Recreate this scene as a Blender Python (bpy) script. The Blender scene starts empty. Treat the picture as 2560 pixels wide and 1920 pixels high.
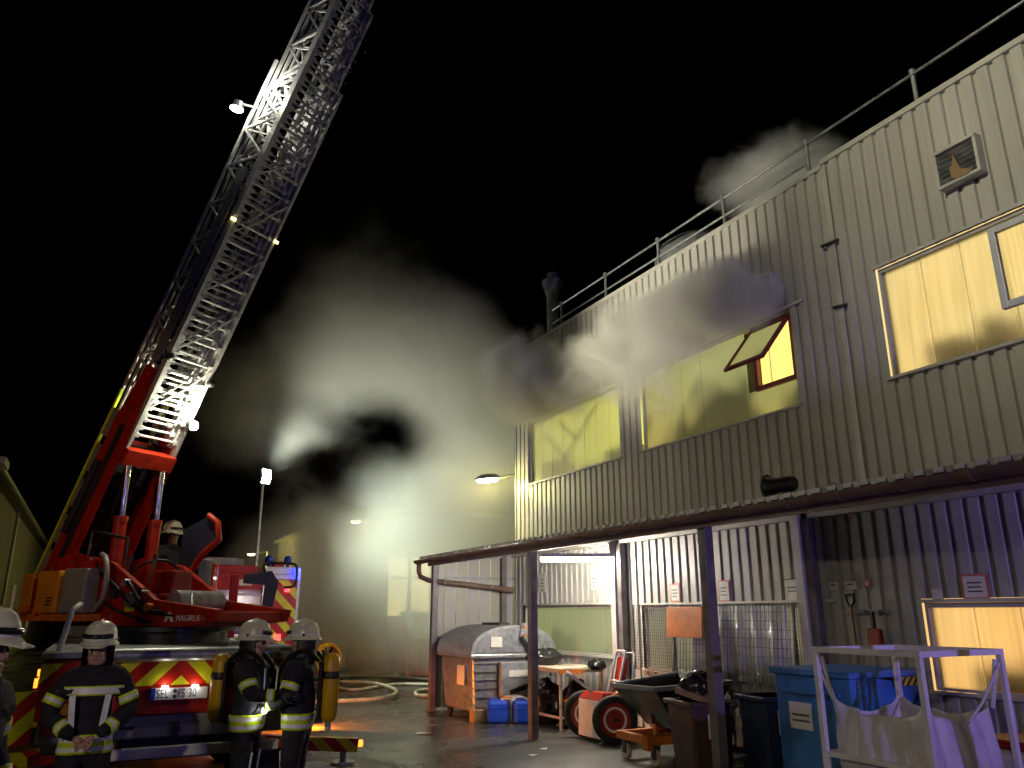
import bpy, bmesh, math, random
from mathutils import Vector, Matrix, noise as mnoise
from mathutils.bvhtree import BVHTree
R = math.radians
random.seed(7)
sc = bpy.context.scene
C = sc.collection

# ------------------------------------------------------------------ camera, world, exposure
cam = bpy.data.objects.new('camera', bpy.data.cameras.new('camera'))
C.objects.link(cam)
cam.location = (0, 0, 1.95)
cam.rotation_euler = (R(90 + 16.59), 0, R(-27.67))
cam.data.sensor_width = 36
cam.data.lens = 27.14
cam.data.clip_end = 2000
sc.camera = cam
w = bpy.data.worlds.new('World'); sc.world = w; w.use_nodes = True
wn = w.node_tree
sky = wn.nodes.new('ShaderNodeTexSky'); sky.sky_type = 'NISHITA'; sky.sun_disc = False
sky.sun_elevation = R(-6); sky.sun_rotation = R(210)
wn.links.new(sky.outputs[0], wn.nodes['Background'].inputs[0])
wn.nodes['Background'].inputs[1].default_value = 0.05
moon = bpy.data.objects.new('moonlight', bpy.data.lights.new('moonlight', 'SUN'))
moon.data.energy = 0.012; moon.data.angle = R(0.5); moon.data.color = (.75, .8, 1)
moon.rotation_euler = (R(48), 0, R(-40)); C.objects.link(moon)
sc.view_settings.view_transform = 'Standard'; sc.view_settings.look = 'None'
sc.view_settings.exposure = 0; sc.view_settings.gamma = 1
cy = sc.cycles
cy.use_denoising = True
try: cy.denoiser = 'OPENIMAGEDENOISE'
except Exception: pass
cy.max_bounces = 6; cy.diffuse_bounces = 3; cy.glossy_bounces = 3; cy.transmission_bounces = 5
cy.volume_bounces = 2; cy.transparent_max_bounces = 12
cy.sample_clamp_indirect = 3.0; cy.sample_clamp_direct = 0
cy.volume_step_rate = 0.5; cy.volume_max_steps = 128
cy.use_adaptive_sampling = True; cy.adaptive_threshold = .04; cy.adaptive_min_samples = 16
cy.caustics_reflective = False; cy.caustics_refractive = False

# ------------------------------------------------------------------ node / material helpers
def nd(nt, typ, ins=None, **kw):
    n = nt.nodes.new(typ)
    for k, v in kw.items(): setattr(n, k, v)
    for k, v in (ins or {}).items():
        if isinstance(v, bpy.types.NodeSocket): nt.links.new(v, n.inputs[k])
        else: n.inputs[k].default_value = v
    return n
def mth(nt, op, a, b=0.0, c=0.0):
    return nd(nt, 'ShaderNodeMath', {0: a, 1: b, 2: c}, operation=op).outputs[0]
def rgb(c): return (c[0], c[1], c[2], 1)
def ramp(nt, fac, stops):
    n = nd(nt, 'ShaderNodeValToRGB', {0: fac}); cr = n.color_ramp
    while len(cr.elements) < len(stops): cr.elements.new(.5)
    for e, (p, c) in zip(cr.elements, stops): e.position = p; e.color = rgb(c)
    return n.outputs[0]
MATS = {}
def mat(name, col, rough=.5, metal=0., vary=.15, scale=3., bump=0., bscale=60., rvary=0., stretch=(1, 1, 1), spec=.5, coat=0., trans=0., dirt=None):
    m = bpy.data.materials.new(name); m.use_nodes = True; nt = m.node_tree
    p = nt.nodes['Principled BSDF']
    p.inputs['Roughness'].default_value = rough; p.inputs['Metallic'].default_value = metal
    p.inputs['Specular IOR Level'].default_value = spec; p.inputs['Coat Weight'].default_value = coat
    tc = nd(nt, 'ShaderNodeTexCoord')
    mp = nd(nt, 'ShaderNodeMapping', {0: tc.outputs['Object'], 3: stretch})
    nz = nd(nt, 'ShaderNodeTexNoise', {'Vector': mp.outputs[0], 'Scale': scale, 'Detail': 6., 'Roughness': .6})
    dk = dirt or [c * (1 - vary * 1.6) for c in col]
    lt = [min(1, c * (1 + vary)) for c in col]
    nt.links.new(ramp(nt, nz.outputs[0], [(.3, dk), (.52, col), (.75, lt)]), p.inputs['Base Color'])
    if rvary:
        nt.links.new(mth(nt, 'MULTIPLY_ADD', nz.outputs[0], rvary * 2, rough - rvary), p.inputs['Roughness'])
    if bump:
        nb = nd(nt, 'ShaderNodeTexNoise', {'Vector': tc.outputs['Object'], 'Scale': bscale, 'Detail': 4.})
        b = nd(nt, 'ShaderNodeBump', {'Strength': bump, 'Distance': .02, 'Height': nb.outputs[0]})
        nt.links.new(b.outputs[0], p.inputs['Normal'])
    MATS[name] = m
    return m
def emat(name, col, strength, sample=False, base=(.8, .8, .8)):
    m = bpy.data.materials.new(name); m.use_nodes = True
    p = m.node_tree.nodes['Principled BSDF']
    p.inputs['Base Color'].default_value = rgb(base)
    p.inputs['Emission Color'].default_value = rgb(col); p.inputs['Emission Strength'].default_value = strength
    if not sample: m.cycles.emission_sampling = 'NONE'
    MATS[name] = m
    return m
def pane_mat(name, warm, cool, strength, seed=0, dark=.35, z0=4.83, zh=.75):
    """glowing pane painted as a lit room, with noise-dimmed clutter shapes low down"""
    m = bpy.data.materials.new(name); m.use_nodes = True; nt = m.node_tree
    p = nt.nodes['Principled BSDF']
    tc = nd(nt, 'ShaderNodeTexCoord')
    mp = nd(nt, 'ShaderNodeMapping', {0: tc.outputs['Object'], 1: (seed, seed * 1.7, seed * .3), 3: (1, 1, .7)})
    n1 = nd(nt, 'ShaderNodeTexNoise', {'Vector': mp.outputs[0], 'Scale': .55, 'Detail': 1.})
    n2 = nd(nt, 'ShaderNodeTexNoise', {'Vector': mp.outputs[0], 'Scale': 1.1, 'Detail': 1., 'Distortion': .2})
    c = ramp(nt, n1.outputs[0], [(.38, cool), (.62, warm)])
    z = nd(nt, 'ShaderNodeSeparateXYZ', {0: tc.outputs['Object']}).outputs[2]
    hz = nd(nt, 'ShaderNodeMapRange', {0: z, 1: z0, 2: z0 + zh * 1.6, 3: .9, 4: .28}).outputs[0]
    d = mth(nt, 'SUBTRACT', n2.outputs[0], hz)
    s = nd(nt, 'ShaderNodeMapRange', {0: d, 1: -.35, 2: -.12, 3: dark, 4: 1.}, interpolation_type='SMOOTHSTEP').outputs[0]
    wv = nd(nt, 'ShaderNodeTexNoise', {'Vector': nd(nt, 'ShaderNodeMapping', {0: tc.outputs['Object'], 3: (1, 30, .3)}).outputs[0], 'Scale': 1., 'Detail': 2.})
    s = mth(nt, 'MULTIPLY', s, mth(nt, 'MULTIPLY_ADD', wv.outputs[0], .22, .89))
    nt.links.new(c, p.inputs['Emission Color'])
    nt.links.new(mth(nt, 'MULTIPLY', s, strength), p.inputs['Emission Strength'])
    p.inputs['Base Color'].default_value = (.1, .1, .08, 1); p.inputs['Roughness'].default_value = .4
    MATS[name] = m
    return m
def stripe_mat(name, a, b, period, mode, rough=.3, cx=0.):
    """printed red and yellow warning stripes; mode 'v' = chevrons about x=cx, '/' or '\\' = plain diagonals, 'w' white bands"""
    m = bpy.data.materials.new(name); m.use_nodes = True; nt = m.node_tree
    p = nt.nodes['Principled BSDF']; tc = nd(nt, 'ShaderNodeTexCoord')
    s = nd(nt, 'ShaderNodeSeparateXYZ', {0: tc.outputs['Object']})
    x = mth(nt, 'SUBTRACT', s.outputs[0], cx)
    x = mth(nt, 'ADD', x, s.outputs[1])
    if mode == 'v': x = mth(nt, 'ABSOLUTE', x)
    k = mth(nt, 'ADD', s.outputs[2], x) if mode in 'v\\' else mth(nt, 'SUBTRACT', s.outputs[2], x)
    fr = mth(nt, 'FRACT', mth(nt, 'DIVIDE', k, period))
    g = mth(nt, 'GREATER_THAN', fr, .5)
    nz = nd(nt, 'ShaderNodeTexNoise', {'Vector': tc.outputs['Object'], 'Scale': 7., 'Detail': 5.})
    mx = nd(nt, 'ShaderNodeMix', {0: g, 6: rgb(a), 7: rgb(b)}, data_type='RGBA')
    dirtf = mth(nt, 'MULTIPLY_ADD', nz.outputs[0], .5, .68)
    mx2 = nd(nt, 'ShaderNodeMix', {0: 1., 6: mx.outputs[2], 7: dirtf}, data_type='RGBA', blend_type='MULTIPLY')
    nt.links.new(mx2.outputs[2], p.inputs['Base Color']); p.inputs['Roughness'].default_value = rough; p.inputs['Specular IOR Level'].default_value = .3
    MATS[name] = m
    return m

# ------------------------------------------------------------------ mesh helpers
class MB:
    def __init__(s): s.v = []; s.f = []; s.m = []; s.cur = 0
    def add(s, vs, fs):
        o = len(s.v); s.v += [tuple(v) for v in vs]
        for f in fs: s.f.append([i + o for i in f]); s.m.append(s.cur)
        return s
    def box(s, x0, x1, y0, y1, z0, z1, M=None):
        vs = [Vector((x, y, z)) for z in (z0, z1) for y in (y0, y1) for x in (x0, x1)]
        if M: vs = [M @ v for v in vs]
        return s.add(vs, [(0, 2, 3, 1), (4, 5, 7, 6), (0, 1, 5, 4), (2, 6, 7, 3), (0, 4, 6, 2), (1, 3, 7, 5)])
    def hexa(s, b, t):
        """8 corners: bottom four and top four, both anticlockwise from above"""
        return s.add(list(b) + list(t), [(3, 2, 1, 0), (4, 5, 6, 7), (0, 1, 5, 4), (1, 2, 6, 5), (2, 3, 7, 6), (3, 0, 4, 7)])
    def bar(s, p0, p1, wd, ht=None, up=(0, 0, 1)):
        p0 = Vector(p0); p1 = Vector(p1); d = (p1 - p0); L = d.length; d.normalize()
        u = Vector(up)
        if abs(d.dot(u)) > .99: u = Vector((0, 1, 0))
        x = d.cross(u).normalized(); z = x.cross(d).normalized(); ht = ht or wd
        vs = [p0 + d * t + x * a * wd / 2 + z * b * ht / 2 for t in (0, L) for a, b in ((-1, -1), (1, -1), (1, 1), (-1, 1))]
        return s.add(vs, [(3, 2, 1, 0), (4, 5, 6, 7), (0, 1, 5, 4), (1, 2, 6, 5), (2, 3, 7, 6), (3, 0, 4, 7)])
    def tube(s, pts, r, n=8, cap=True, r_end=None):
        pts = [Vector(p) for p in pts]; k = len(pts); o = len(s.v); prev = None
        for i, p in enumerate(pts):
            d = (pts[min(i + 1, k - 1)] - pts[max(i - 1, 0)]).normalized()
            if prev is None:
                a = Vector((0, 0, 1)) if abs(d.z) < .95 else Vector((0, 1, 0))
                x = d.cross(a).normalized()
            else:
                x = (prev - d * prev.dot(d)).normalized()
            prev = x; y = d.cross(x)
            rr = r[i] if isinstance(r, (list, tuple)) else (r if r_end is None else r + (r_end - r) * i / (k - 1))
            for j in range(n):
                a = 2 * math.pi * j / n
                s.v.append(tuple(p + x * math.cos(a) * rr + y * math.sin(a) * rr))
        for i in range(k - 1):
            for j in range(n):
                a = o + i * n + j; b = o + i * n + (j + 1) % n
                s.f.append([a, b, b + n, a + n]); s.m.append(s.cur)
        if cap:
            s.f.append([o + j for j in range(n)][::-1]); s.m.append(s.cur)
            s.f.append([o + (k - 1) * n + j for j in range(n)]); s.m.append(s.cur)
        return s
    def cyl(s, p0, p1, r, r2=None, n=16): return s.tube([p0, p1], [r, r if r2 is None else r2], n)
    def lathe(s, prof, c=(0, 0, 0), n=20, M=None, sx=1., sy=1., caps=True):
        o = len(s.v); c = Vector(c); k = len(prof)
        for r, z in prof:
            for j in range(n):
                a = 2 * math.pi * j / n
                v = Vector((r * math.cos(a) * sx, r * math.sin(a) * sy, z))
                if M: v = M @ v
                s.v.append(tuple(v + c))
        for i in range(k - 1):
            for j in range(n):
                a = o + i * n + j; b = o + i * n + (j + 1) % n
                s.f.append([a, b, b + n, a + n]); s.m.append(s.cur)
        for ring, rev in (((0, True), (k - 1, False)) if caps else ()):
            q = [o + ring * n + j for j in range(n)]
            s.f.append(q[::-1] if rev else q); s.m.append(s.cur)
        return s
    def prism(s, poly, ext):
        poly = [Vector(p) for p in poly]; e = Vector(ext); n = len(poly)
        vs = poly + [p + e for p in poly]
        fs = [tuple(range(n))[::-1], tuple(range(n, 2 * n))] + [(i, (i + 1) % n, n + (i + 1) % n, n + i) for i in range(n)]
        return s.add(vs, fs)
    def mesh(s, name, mats, smooth=None):
        me = bpy.data.meshes.new(name); me.from_pydata(s.v, [], s.f)
        for m in (mats if isinstance(mats, (list, tuple)) else [mats]): me.materials.append(MATS[m] if isinstance(m, str) else m)
        me.polygons.foreach_set('material_index', s.m)
        bm = bmesh.new(); bm.from_mesh(me); bmesh.ops.recalc_face_normals(bm, faces=bm.faces); bm.to_mesh(me); bm.free()
        if smooth:
            me.polygons.foreach_set('use_smooth', [True] * len(me.polygons)); me.set_sharp_from_angle(angle=R(smooth))
        me.update(); return me
    def build(s, name, mats, parent=None, loc=(0, 0, 0), rot=(0, 0, 0), smooth=None, bevel=0):
        return link(name, s.mesh(name, mats, smooth), parent, loc, rot, bevel)
def link(name, me, parent=None, loc=(0, 0, 0), rot=(0, 0, 0), bevel=0):
    o = bpy.data.objects.new(name, me); C.objects.link(o); o.parent = parent; o.location = loc; o.rotation_euler = rot
    if bevel:
        b = o.modifiers.new('bevel', 'BEVEL'); b.width = bevel; b.segments = 2; b.limit_method = 'ANGLE'; b.angle_limit = R(40)
    return o
def tag(o, label=None, cat=None, group=None, kind=None):
    if label: o['label'] = label
    if cat: o['category'] = cat
    if group: o['group'] = group
    if kind: o['kind'] = kind
    return o
def thing(name, label, cat, loc=(0, 0, 0), rz=0, group=None):
    o = bpy.data.objects.new(name, None); o.empty_display_size = .2; C.objects.link(o)
    o.location = loc; o.rotation_euler = (0, 0, rz)
    return tag(o, label, cat, group)
def light(name, typ, loc, energy, col, parent=None, target=None, size=.1, spot=None, blend=.6):
    l = bpy.data.lights.new(name, typ); l.energy = energy; l.color = col
    if typ == 'AREA': l.size = size
    else: l.shadow_soft_size = size
    if spot: l.spot_size = R(spot); l.spot_blend = blend
    o = bpy.data.objects.new(name, l); C.objects.link(o); o.location = loc; o.parent = parent
    if target is not None:
        d = Vector(target) - Vector(loc); o.rotation_euler = d.to_track_quat('-Z', 'Y').to_euler()
    return o
def text(name, s, size, m, parent, loc, rot, ext=.002, align='LEFT'):
    c = bpy.data.curves.new(name, 'FONT'); c.body = s; c.size = size; c.extrude = ext; c.align_x = align; c.align_y = 'CENTER'
    c.materials.append(MATS[m]); tmp = bpy.data.objects.new(name, c); C.objects.link(tmp)
    dg = bpy.context.evaluated_depsgraph_get(); me = bpy.data.meshes.new_from_object(tmp.evaluated_get(dg)); bpy.data.objects.remove(tmp); bpy.data.curves.remove(c)
    return link(name, me, parent, loc, rot)

# ------------------------------------------------------------------ materials
def clad_mat(name, col, rough):
    m = bpy.data.materials.new(name); m.use_nodes = True; nt = m.node_tree; p = nt.nodes['Principled BSDF']
    tc = nd(nt, 'ShaderNodeTexCoord'); sp = nd(nt, 'ShaderNodeSeparateXYZ', {0: tc.outputs['Object']})
    sheet = mth(nt, 'FLOOR', mth(nt, 'DIVIDE', sp.outputs[1], 1.0)); wn_ = nd(nt, 'ShaderNodeTexWhiteNoise', {'W': sheet}, noise_dimensions='1D')
    st = nd(nt, 'ShaderNodeTexNoise', {'Vector': nd(nt, 'ShaderNodeMapping', {0: tc.outputs['Object'], 3: (1, 9, .25)}).outputs[0], 'Scale': 1.4, 'Detail': 6., 'Roughness': .65})
    cl = nd(nt, 'ShaderNodeTexNoise', {'Vector': tc.outputs['Object'], 'Scale': 1.1, 'Detail': 5.})
    a = mth(nt, 'MULTIPLY_ADD', wn_.outputs[0], .14, .82)
    a = mth(nt, 'ADD', a, mth(nt, 'MULTIPLY', mth(nt, 'SUBTRACT', st.outputs[0], .5), .42))
    a = mth(nt, 'ADD', a, mth(nt, 'MULTIPLY', mth(nt, 'SUBTRACT', cl.outputs[0], .5), .3))
    ym = nd(nt, 'ShaderNodeMapRange', {0: mth(nt, 'ABSOLUTE', mth(nt, 'SUBTRACT', sp.outputs[1], 3.4)), 1: 3.0, 2: 5.0, 3: 1., 4: 0.}, interpolation_type='SMOOTHSTEP').outputs[0]
    zm = nd(nt, 'ShaderNodeMapRange', {0: mth(nt, 'ADD', sp.outputs[2], mth(nt, 'MULTIPLY', cl.outputs[0], -1.6)), 1: 5.0, 2: 7.0, 3: 1., 4: 0.}, interpolation_type='SMOOTHSTEP').outputs[0]
    zl = nd(nt, 'ShaderNodeMapRange', {0: sp.outputs[2], 1: 5.6, 2: 6.3, 3: 0., 4: 1.}).outputs[0]
    soot = mth(nt, 'MULTIPLY', mth(nt, 'MULTIPLY', ym, zm), mth(nt, 'MULTIPLY', zl, .5))
    a = mth(nt, 'MULTIPLY', a, mth(nt, 'SUBTRACT', 1., soot))
    mx = nd(nt, 'ShaderNodeMix', {0: 1., 6: rgb(col), 7: a}, data_type='RGBA', blend_type='MULTIPLY'); nt.links.new(mx.outputs[2], p.inputs['Base Color'])
    nt.links.new(mth(nt, 'MULTIPLY_ADD', st.outputs[0], .3, rough - .15), p.inputs['Roughness'])
    MATS[name] = m
clad_mat('clad', (.54, .52, .48), .4); clad_mat('clad_dirty', (.48, .47, .44), .42)
mat('trim', (.55, .53, .48), .4, .1, .15, 2.)
mat('core', (.12, .12, .12), .8)
mat('post_steel', (.17, .15, .15), .45, .2, .3, 5., .1, 80, .1)
mat('galv', (.45, .46, .48), .38, .75, .25, 9., .05, 60, .12)
mat('galv_dull', (.34, .35, .36), .5, .4, .3, 7., .1, 60, .1)
mat('gutter', (.17, .105, .085), .45, .0, .2, 3.)
mat('roof_sheet', (.74, .74, .72), .5, 0, .25, 3., dirt=(.3, .3, .27))
mat('red_frame', (.22, .035, .03), .4)
mat('alu_frame', (.6, .6, .6), .35, .15)
mat('bar_amber', (.5, .42, .2), .5)
mat('water_drop', (.9, .9, .9), .15, 0, .02)
mat('dark_metal', (.05, .05, .055), .4, .4)
mat('black', (.012, .012, .013), .5)
mat('rubber', (.018, .018, .018), .75, 0, .3, 12., .2, 90)
mat('black_plastic', (.02, .021, .023), .35, 0, .2, 4.)
mat('bag_film', (.013, .013, .014), .18, 0, .2, 4., .6, 9)
mat('truck_red', (.37, .018, .004), .4, 0, .25, 6., .04, 40, .12, spec=.35, coat=.1)
mat('dark_red', (.28, .02, .018), .38, 0, .2, 2., 0, 60, .08)
mat('orange_paint', (.62, .17, .03), .4, 0, .25, 4.)
mat('amber_box', (.62, .27, .02), .45, 0, .12, 4.)
mat('white_paint', (.74, .73, .7), .4, 0, .12, 4.)
mat('grey_paint', (.25, .26, .28), .4, 0, .15, 4.)
mat('ladder_alu', (.55, .55, .56), .42, .25, .2, 8., .05, 50, .1)
mat('chrome', (.75, .75, .75), .12, 1.)
mat('blue_paint', (.05, .2, .52), .42, 0, .25, 3., .05, 30)
mat('blue_can', (.012, .06, .5), .35, 0, .12, 6.)
mat('brown_plastic', (.075, .04, .028), .5, 0, .2, 4.)
mat('navy_plastic', (.02, .028, .06), .45, 0, .2, 4.)
mat('paper', (.72, .7, .66), .6, 0, .08, 6.)
mat('paper_red', (.6, .16, .1), .6)
mat('ink', (.06, .06, .07), .6)
mat('cardboard', (.55, .47, .36), .7, 0, .15, 5.)
mat('bigbag', (.62, .6, .6), .65, 0, .1, 5., .25, 14)
mat('sheet_film', (.72, .71, .74), .3, 0, .15, 2., .5, 5)
mat('wire', (.09, .09, .09), .5, .3)
mat('wood', (.3, .19, .09), .6, 0, .25, 3., .1, 30, 0, (1, 1, .2))
mat('hose', (.55, .53, .42), .6, 0, .2, 4., .15, 120)
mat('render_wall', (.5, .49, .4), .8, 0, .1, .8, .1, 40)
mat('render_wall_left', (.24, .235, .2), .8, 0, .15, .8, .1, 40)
mat('wood_frame', (.1, .06, .035), .5)
mat('fabric', (.014, .014, .022), .85, 0, .3, 14., .3, 60)
mat('trouser', (.016, .014, .02), .85, 0, .3, 14., .3, 60)
mat('skin', (.52, .3, .22), .5, 0, .1, 20.)
mat('helmet', (.66, .64, .5), .3, 0, .06, 8., coat=.3)
mat('visor', (.02, .02, .025), .1)
mat('hi_vis', (.62, .8, .03), .4, 0, .08, 14.)
mat('silver_tape', (.82, .82, .86), .35, 0, .06, 14.)
mat('cylinder_yellow', (.62, .36, .01), .35, 0, .1, 6.)
mat('glove', (.05, .05, .05), .8)
mat('flower', (.1, .07, .05), .8, 0, .6, 30.)
mat('plate_white', (.75, .75, .75), .35)
mat('eu_blue', (.01, .04, .4), .4)
stripe_mat('chevrons', (.5, .022, .006), (.74, .7, .02), .34, 'v')
stripe_mat('stripes_down', (.5, .022, .006), (.74, .7, .02), .46, '\\')
stripe_mat('stripes_beam', (.5, .02, .015), (.74, .7, .02), .34, '\\')
stripe_mat('hazard', (.02, .02, .02), (.6, .5, .05), .1, '/')
emat('tube_glow', (1, .92, .77), 330, True)
emat('sodium_glow', (1, .8, .3), 90)
emat('flood_glow', (.93, 1, .96), 60)
emat('warm_flood', (1, .97, .75), 70)
emat('blue_glow', (.01, .03, 1), 6)
emat('red_glow', (1, .012, .006), 2.5)
emat('red_dim', (1, .012, .006), .5)
emat('amber_glow', (1, .2, .01), 4)
emat('led_white', (1, .95, .85), 9)
emat('green_glow', (.1, 1, .2), 3)
emat('yellow_strip', (1, .8, .25), 5, True)
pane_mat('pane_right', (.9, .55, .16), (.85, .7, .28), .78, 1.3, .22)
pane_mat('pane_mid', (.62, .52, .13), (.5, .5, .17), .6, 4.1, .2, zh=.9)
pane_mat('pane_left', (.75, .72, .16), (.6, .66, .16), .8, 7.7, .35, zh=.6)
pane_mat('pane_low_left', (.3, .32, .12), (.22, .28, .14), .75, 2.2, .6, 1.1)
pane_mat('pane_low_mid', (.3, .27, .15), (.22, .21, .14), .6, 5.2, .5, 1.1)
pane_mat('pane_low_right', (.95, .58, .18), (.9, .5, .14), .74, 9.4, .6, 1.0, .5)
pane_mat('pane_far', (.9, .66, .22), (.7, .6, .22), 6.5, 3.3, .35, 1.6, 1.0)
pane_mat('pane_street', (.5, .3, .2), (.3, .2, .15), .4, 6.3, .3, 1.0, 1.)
def frosted(name, col, rough):
    m = bpy.data.materials.new(name); m.use_nodes = True; p = m.node_tree.nodes['Principled BSDF']
    nt = m.node_tree; tc = nd(nt, 'ShaderNodeTexCoord'); nz = nd(nt, 'ShaderNodeTexNoise', {'Vector': nd(nt, 'ShaderNodeMapping', {0: tc.outputs['Object'], 3: (1, 14, .5)}).outputs[0], 'Scale': 1.6, 'Detail': 4.})
    nt.links.new(ramp(nt, nz.outputs[0], [(.3, [c * .8 for c in col]), (.6, col)]), p.inputs['Base Color'])
    p.inputs['Transmission Weight'].default_value = 1; p.inputs['Roughness'].default_value = rough; p.inputs['IOR'].default_value = 1.3; MATS[name] = m
frosted('glass_frosted', (.95, .93, .84), .55); frosted('glass_sash', (.95, .93, .85), .16)
def room_mat(name, hi, lo, strength, seed):  # walls glow by themselves, standing in for lamplight in the room
    m = bpy.data.materials.new(name); m.use_nodes = True; nt = m.node_tree; p = nt.nodes['Principled BSDF']; tc = nd(nt, 'ShaderNodeTexCoord')
    nz = nd(nt, 'ShaderNodeTexNoise', {'Vector': nd(nt, 'ShaderNodeMapping', {0: tc.outputs['Object'], 1: (seed, seed, seed)}).outputs[0], 'Scale': .8, 'Detail': 2.})
    nt.links.new(ramp(nt, nz.outputs[0], [(.35, lo), (.65, hi)]), p.inputs['Emission Color']); p.inputs['Emission Strength'].default_value = strength; p.inputs['Base Color'].default_value = (.3, .25, .15, 1)
    MATS[name] = m
room_mat('room_upper', (1, .84, .42), (.95, .7, .26), .85, 2.); room_mat('room_lower', (1, .66, .26), (.85, .48, .15), .95, 5.); room_mat('room_left', (.85, .82, .2), (.62, .66, .16), .95, 8.)
emat('clutter', (.5, .36, .14), .22, base=(.1, .08, .05)); mat('clutter_pale', (.25, .2, .1), .7)  # goods and braces glow faintly, in place of room light falling on them
emat('room_tube', (1, .9, .6), 6)
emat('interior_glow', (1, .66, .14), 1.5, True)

def asphalt():
    m = bpy.data.materials.new('wet_asphalt'); m.use_nodes = True; nt = m.node_tree
    p = nt.nodes['Principled BSDF']; tc = nd(nt, 'ShaderNodeTexCoord')
    big = nd(nt, 'ShaderNodeTexNoise', {'Vector': tc.outputs['Object'], 'Scale': .35, 'Detail': 6., 'Roughness': .6, 'Distortion': .4})
    mid = nd(nt, 'ShaderNodeTexNoise', {'Vector': tc.outputs['Object'], 'Scale': 2.2, 'Detail': 6.})
    fine = nd(nt, 'ShaderNodeTexNoise', {'Vector': tc.outputs['Object'], 'Scale': 160., 'Detail': 3.})
    vor = nd(nt, 'ShaderNodeTexVoronoi', {'Vector': tc.outputs['Object'], 'Scale': 110.})
    col = ramp(nt, mid.outputs[0], [(.3, (.05, .05, .047)), (.55, (.085, .083, .077)), (.8, (.13, .127, .118))])
    wet = nd(nt, 'ShaderNodeMapRange', {0: big.outputs[0], 1: .42, 2: .6, 3: 0., 4: 1.}, interpolation_type='SMOOTHSTEP').outputs[0]
    dark = nd(nt, 'ShaderNodeMix', {0: mth(nt, 'MULTIPLY', wet, .45), 6: col, 7: (.02, .019, .018, 1)}, data_type='RGBA')
    nt.links.new(dark.outputs[2], p.inputs['Base Color'])
    r = mth(nt, 'MULTIPLY_ADD', wet, -.24, .4)
    nt.links.new(mth(nt, 'MULTIPLY_ADD', mid.outputs[0], .16, mth(nt, 'SUBTRACT', r, .08)), p.inputs['Roughness'])
    h = mth(nt, 'ADD', mth(nt, 'MULTIPLY', fine.outputs[0], .6), vor.outputs['Distance'])
    bs = mth(nt, 'MULTIPLY_ADD', wet, -.22, .32)
    b = nd(nt, 'ShaderNodeBump', {'Strength': bs, 'Distance': .012, 'Height': h})
    nt.links.new(b.outputs[0], p.inputs['Normal'])
    MATS['wet_asphalt'] = m
asphalt()

# ------------------------------------------------------------------ ground
g = MB(); g.add([(-300, -200, 0), (300, -200, 0), (300, 500, 0), (-300, 500, 0)], [(0, 1, 2, 3)])
tag(g.build('ground', 'wet_asphalt'), kind='structure')

# ------------------------------------------------------------------ the metal clad works building on the right
FX = 8.62
bld = thing('metal_clad_building', 'long two storey works building in pale ribbed metal cladding with lit windows', 'building', (FX, 8, 0))
def clad(y0, y1, z0, z1, m='clad', x=0., parent=bld, name='cladding', pitch=.2, ph=0.):
    y0 -= 8; y1 -= 8
    prof = [(y0, None)]
    k0 = math.floor((y0 - ph) / pitch) - 1; k1 = math.ceil((y1 - ph) / pitch) + 1
    pts = []
    for k in range(k0, k1 + 1):
        c = k * pitch + ph
        pts += [(c - .037, 0.), (c - .025, .038), (c + .025, .038), (c + .037, 0.)]
    def at(y):
        for (a, xa), (b, xb) in zip(pts, pts[1:]):
            if a <= y <= b: return xa + (xb - xa) * (y - a) / max(b - a, 1e-6)
        return 0.
    ys = [(y0, at(y0))] + [q for q in pts if y0 < q[0] < y1] + [(y1, at(y1))]
    b = MB(); vs = []
    for y, d in ys: vs += [(x + d, y, z0), (x + d, y, z1)]
    b.add(vs, [(2 * i, 2 * i + 1, 2 * i + 3, 2 * i + 2) for i in range(len(ys) - 1)])
    return b.build(name, m, parent)
ROOF = 8.2; Y0 = -3.0; YE = 16.3
WU = [('upper_window', 2.4, 6.07, 'pane_right'), ('upper_window', 7.55, 11.26, 'pane_mid'), ('upper_window', 11.95, 15.6, 'pane_left')]
WL = [('lower_window', 2.5, 6.1, 'pane_low_right'), ('lower_window', 7.6, 11.5, 'pane_low_mid'), ('lower_window', 12.25, 15.9, 'pane_low_left')]
ZU = (4.83, 6.33); ZL = {0: (1.12, 2.08), 1: (1.05, 2.1), 2: (1.2, 2.13)}
clad(Y0, 6.69, ZU[1], ROOF + .09); clad(6.69, YE, ZU[1], ROOF + .03)          # above the upper windows
clad(Y0, YE, 3.0, ZU[0])                                                        # between the storeys
for a, b in ((Y0, 2.4), (6.07, 7.55), (11.26, 11.95), (15.6, YE)): clad(a, b, ZU[0], ZU[1])
clad(Y0, YE, 2.12, 3.0, 'clad_dirty')
for a, b in ((Y0, 2.5), (6.1, 7.6), (11.5, 12.25), (15.9, YE)): clad(a, b, 0.1, 2.12, 'clad_dirty')
for k, (n, a, b, m) in enumerate(WL): clad(a, b, 0.1, ZL[k][0], 'clad_dirty')
q = MB().box(2.6, 14, Y0 - 8, YE - 8.02, 0, ROOF - .05); q.box(.32, 2.6, Y0 - 8, YE - 8.02, 3.0, 4.45); q.box(.32, 2.6, 6.5 - 8, 11.5 - 8, 4.45, ROOF - .05); q.box(.32, 2.6, 6.6 - 8, YE - 8.02, 0, 3.0); q.box(.32, 2.6, YE - 8.4, YE - 8.02, 4.45, ROOF - .05); q.box(.32, 2.6, Y0 - 8, YE - 8.02, 7.7, ROOF - .05); q.box(.06, .32, Y0 - 8, YE - 8.4, 2.2, 3.0); q.build('core', 'core', bld)
q = MB().box(.0, .32, YE - 8.02, YE - 8, 0, ROOF); q.build('corner_flashing', 'trim', bld)
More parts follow.
